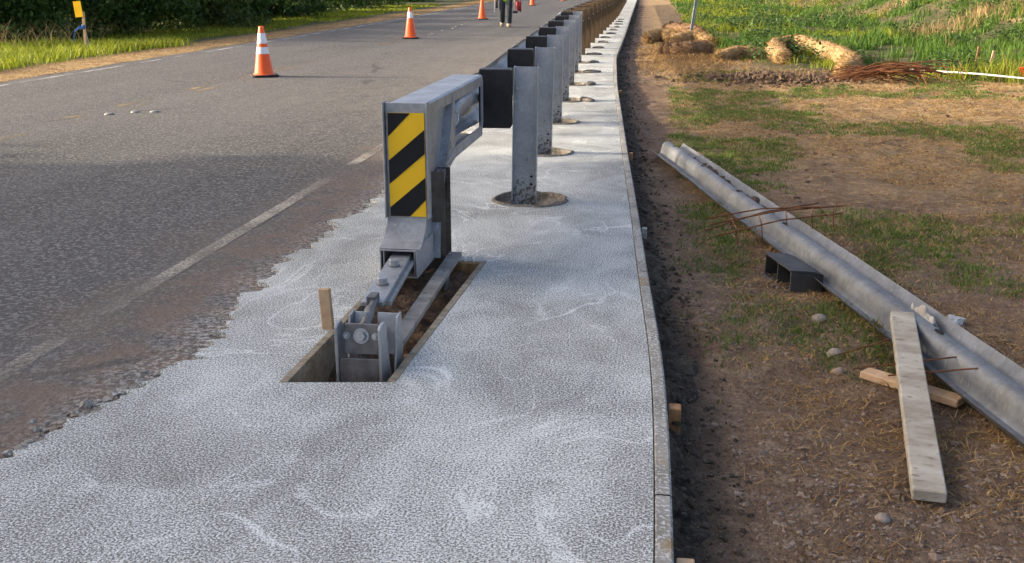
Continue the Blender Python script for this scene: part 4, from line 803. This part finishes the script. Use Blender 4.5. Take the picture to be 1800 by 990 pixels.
spec = [(-15.6, 24.2, 2.9, 1.7, 'drooping dark tree right behind the yellow marker plate'), (-14.6, 27.4, 2.7, 1.8, 'dense dark tree right of the marker plate'), (-14.9, 31.2, 2.9, 1.9, 'dark green tree left of the nearest cone'), (-15.0, 35.3, 2.9, 1.9, 'dark tree behind the nearest cone'),
        (-15.6, 40, 3.0, 2.1, 'dark tree between the two nearest cones'), (-16.2, 46, 3.0, 2.3, 'rounded tree left of the second cone'), (-16.8, 53, 3.0, 2.5, 'tree behind the second cone'), (-17.6, 61, 3.2, 2.8, 'far tree between the second and third cones'), (-18.8, 71, 3.4, 3.1, 'farthest tree at the bend of the road')]
for k, (x, y, h_, r_, lab) in enumerate(spec): tree('roadside_tree', x, y, h_, r_, 15000 if k < 5 else 9000, 50+k, lab, G['leaf'] if k not in (2, 5, 7) else G['leaf2'], .04, .11+.012*k, TG)
tree('roadside_tree', -19.2, 26.0, 3.6, 2.6, 13000, 70, 'dark tree behind the bare branches at far left', G['leaf'], .12, .14, TG)
tree('roadside_tree', -17.5, 22.3, 3.0, 1.7, 5000, 71, 'thin bare-branched tree at the left picture edge', G['leaf'], .45, .10, TG)
tree('roadside_tree', -22, 32, 4.0, 3.2, 11000, 72, 'tall dark tree behind the roadside row', G['leaf'], .05, .2, TG)
tree('roadside_tree', -23, 43, 4.2, 3.6, 11000, 73, 'tall dark tree far behind the roadside row', G['leaf'], .05, .22, TG)
# big trees left of the photographer, out of view: they shade the near ground
big = tree('shade_tree', -17, 3.2, 9.5, 3.6, 30000, 80, 'large shade tree on the left roadside outside the view', G['leaf'], .05, .34, 'shade trees left of the photographer')
for k, (x, y, s) in enumerate(((-19.5, -.8, 1.05), (-16.5, -3.5, .95), (-20, -8.5, 1.1), (-17.5, -13.5, 1.0), (-23.5, 2.4, 1.1), (-25, -3, 1.2))):
    o = copy_tree(big); o.location = (x, y, GZ(x, y)); o.rotation_euler.z = 1.1*k+.7; o.scale = (s, s, s)

# ------------------------------------------------------------------ mud bank, pebbles, rubble
def mudbank():
    ys = np.concatenate([np.arange(1.0, 9, .03), np.arange(9, 30, .10), np.arange(30, 80, .6)]); u = np.linspace(0, 1, 22); Y, U = np.meshgrid(ys, u, indexing='ij')
    Wd = .04+.20*fbm(Y*1.3, Y*0+4.)+.08*(fbm(Y*6, Y*0+6.)-.5)+.06*sst(10, 20, Y); X = edge(Y)+.003+U*Wd; hgt = (.015+.075*fbm(Y*2.2, Y*0+8.))*(1-U)**1.1
    Z = np.minimum(-.135+hgt+.085*(fbm(X*14, Y*14, 4)-.35)*(1-.35*U)-.03*sst(.75, 1, U), -.012); n = len(u); I, J = np.meshgrid(np.arange(n-1), np.arange(len(ys)-1)); a = (J*n+I).ravel()
    tag(link('mud_bank', npmesh('mud_bank', np.stack([X.ravel(), Y.ravel(), Z.ravel()], 1), np.stack([a, a+1, a+n+1, a+n], 1), False), G['mud']), 'dark wet mud strip heaped along the slab edge', 'mud', kind='stuff')
mudbank()
def rocks(name, x, y, z, s, mat, seed, flat=.65):
    bm = bmesh.new(); bmesh.ops.create_icosphere(bm, subdivisions=1, radius=1); T0 = np.array([[v.index for v in f.verts] for f in bm.faces]); V0 = np.array([v.co[:] for v in bm.verts]); bm.free()
    r = np.random.default_rng(seed); n = len(x); k = len(V0); J = 1+.28*r.normal(0, 1, (n, k)).clip(-1.5, 1.5); sc = s[:, None]*np.stack([.7+.6*r.random(n), .7+.6*r.random(n), flat*(.7+.5*r.random(n))], 1)
    V = V0[None]*J[..., None]*sc[:, None]; a = r.random(n)*6.28; ca, sa_ = np.cos(a)[:, None], np.sin(a)[:, None]; V = np.stack([V[..., 0]*ca-V[..., 1]*sa_, V[..., 0]*sa_+V[..., 1]*ca, V[..., 2]], -1)+np.stack([x, y, z], 1)[:, None]
    return link(name, npmesh(name, V.reshape(-1, 3), (T0[None]+(np.arange(n)*k)[:, None, None])  .reshape(-1, 3), False), mat)
r9 = np.random.default_rng(33)
def peb(n, seed):
    r = np.random.default_rng(seed); y = 1.9*(11/1.9)**r.random(n*4); x = .1+3.2*r.random(n*4); k = r.random(n*4) < (.25+.75*sst(.44, .58, fbm(x*1.2+11, y*.8+6)))*sst(.1, .4, x-edge(y))*sst(9, 4.5, y); return x[k][:n], y[k][:n]
x, y = peb(15000, 34); s = .003+.008*r9.random(len(x))**2.6; tag(rocks('gravel', x, y, gz(x, y)+s*.0, s, G['stone'], 35), 'small gravel scattered over the brown soil', 'gravel', kind='stuff')
x, y = peb(130, 36); s = .009+.013*r9.random(len(x))**1.5; tag(rocks('coarse_gravel', x, y, gz(x, y)-s*.1, s, G['stone'], 37), 'larger stones among the gravel', 'gravel', kind='stuff')
y = 1.5+9*r9.random(500)**1.6; x = raggedx(y)-.15*r9.random(500)**2+.015; s = .0025+.007*r9.random(500)**2.5
tag(rocks('slab_rubble', x, y, np.full(500, -.02)+s*.3, s, G['crust'], 38), 'crumbs of concrete along the ragged slab edge', 'rubble', kind='stuff')
y = 2.3+1.1*r9.random(70); x = raggedx(y)-.12*r9.random(70)+.02; s = .006+.02*r9.random(70)**2
tag(rocks('edge_chunks', x, y, np.full(70, -.02)+s*.1, s, G['crust'], 39), 'broken concrete chunks at the near slab edge', 'rubble', kind='stuff')
y = 1.5*(60/1.5)**r9.random(5200); x = edge(y)+.015+.22*r9.random(5200)**2.6*(1+.02*y); s = (.0025+.010*r9.random(5200)**3.5)*(1+.04*y)
tag(rocks('mud_clods', x, y, gz(x, y)+.06*np.clip(1-(x-edge(y))/.2, 0, 1)+s*.1, s, G['mud'], 43, .75), 'dark wet clods along the mud strip', 'mud', kind='stuff')
# dark dug-over soil heap with roots
x = r9.normal(1.55, .6, 1500); y = r9.normal(16.6, .5, 1500); s = .012+.045*r9.random(1500)**3
tag(rocks('soil_heap', x, y, gz(x, y)+.10*np.exp(-((x-1.55)/.7)**2-((y-16.6)/.6)**2), s, G['pit_soil'], 41, .8), 'dark dug-over soil heap before the straw wattles', 'soil heap', kind='stuff')
x = r9.uniform(.15, 6, 260); y = r9.uniform(6, 17, 260); s = .008+.022*r9.random(260)**2
tag(rocks('soil_clods', x, y, gz(x, y)+s*.3, s, G['pit_soil'], 42), 'small dark clods scattered over the soil', 'clods', kind='stuff')

x = r9.normal(1.75, .3, 110); y = r9.normal(16.5, .3, 110)
tag(blades('root_strands', x, y, .05+.14*r9.random(110), .010, G['seed'], 1.4, .06, seed=61), 'dry root strands sticking out of the dark soil heap', 'roots', kind='stuff')
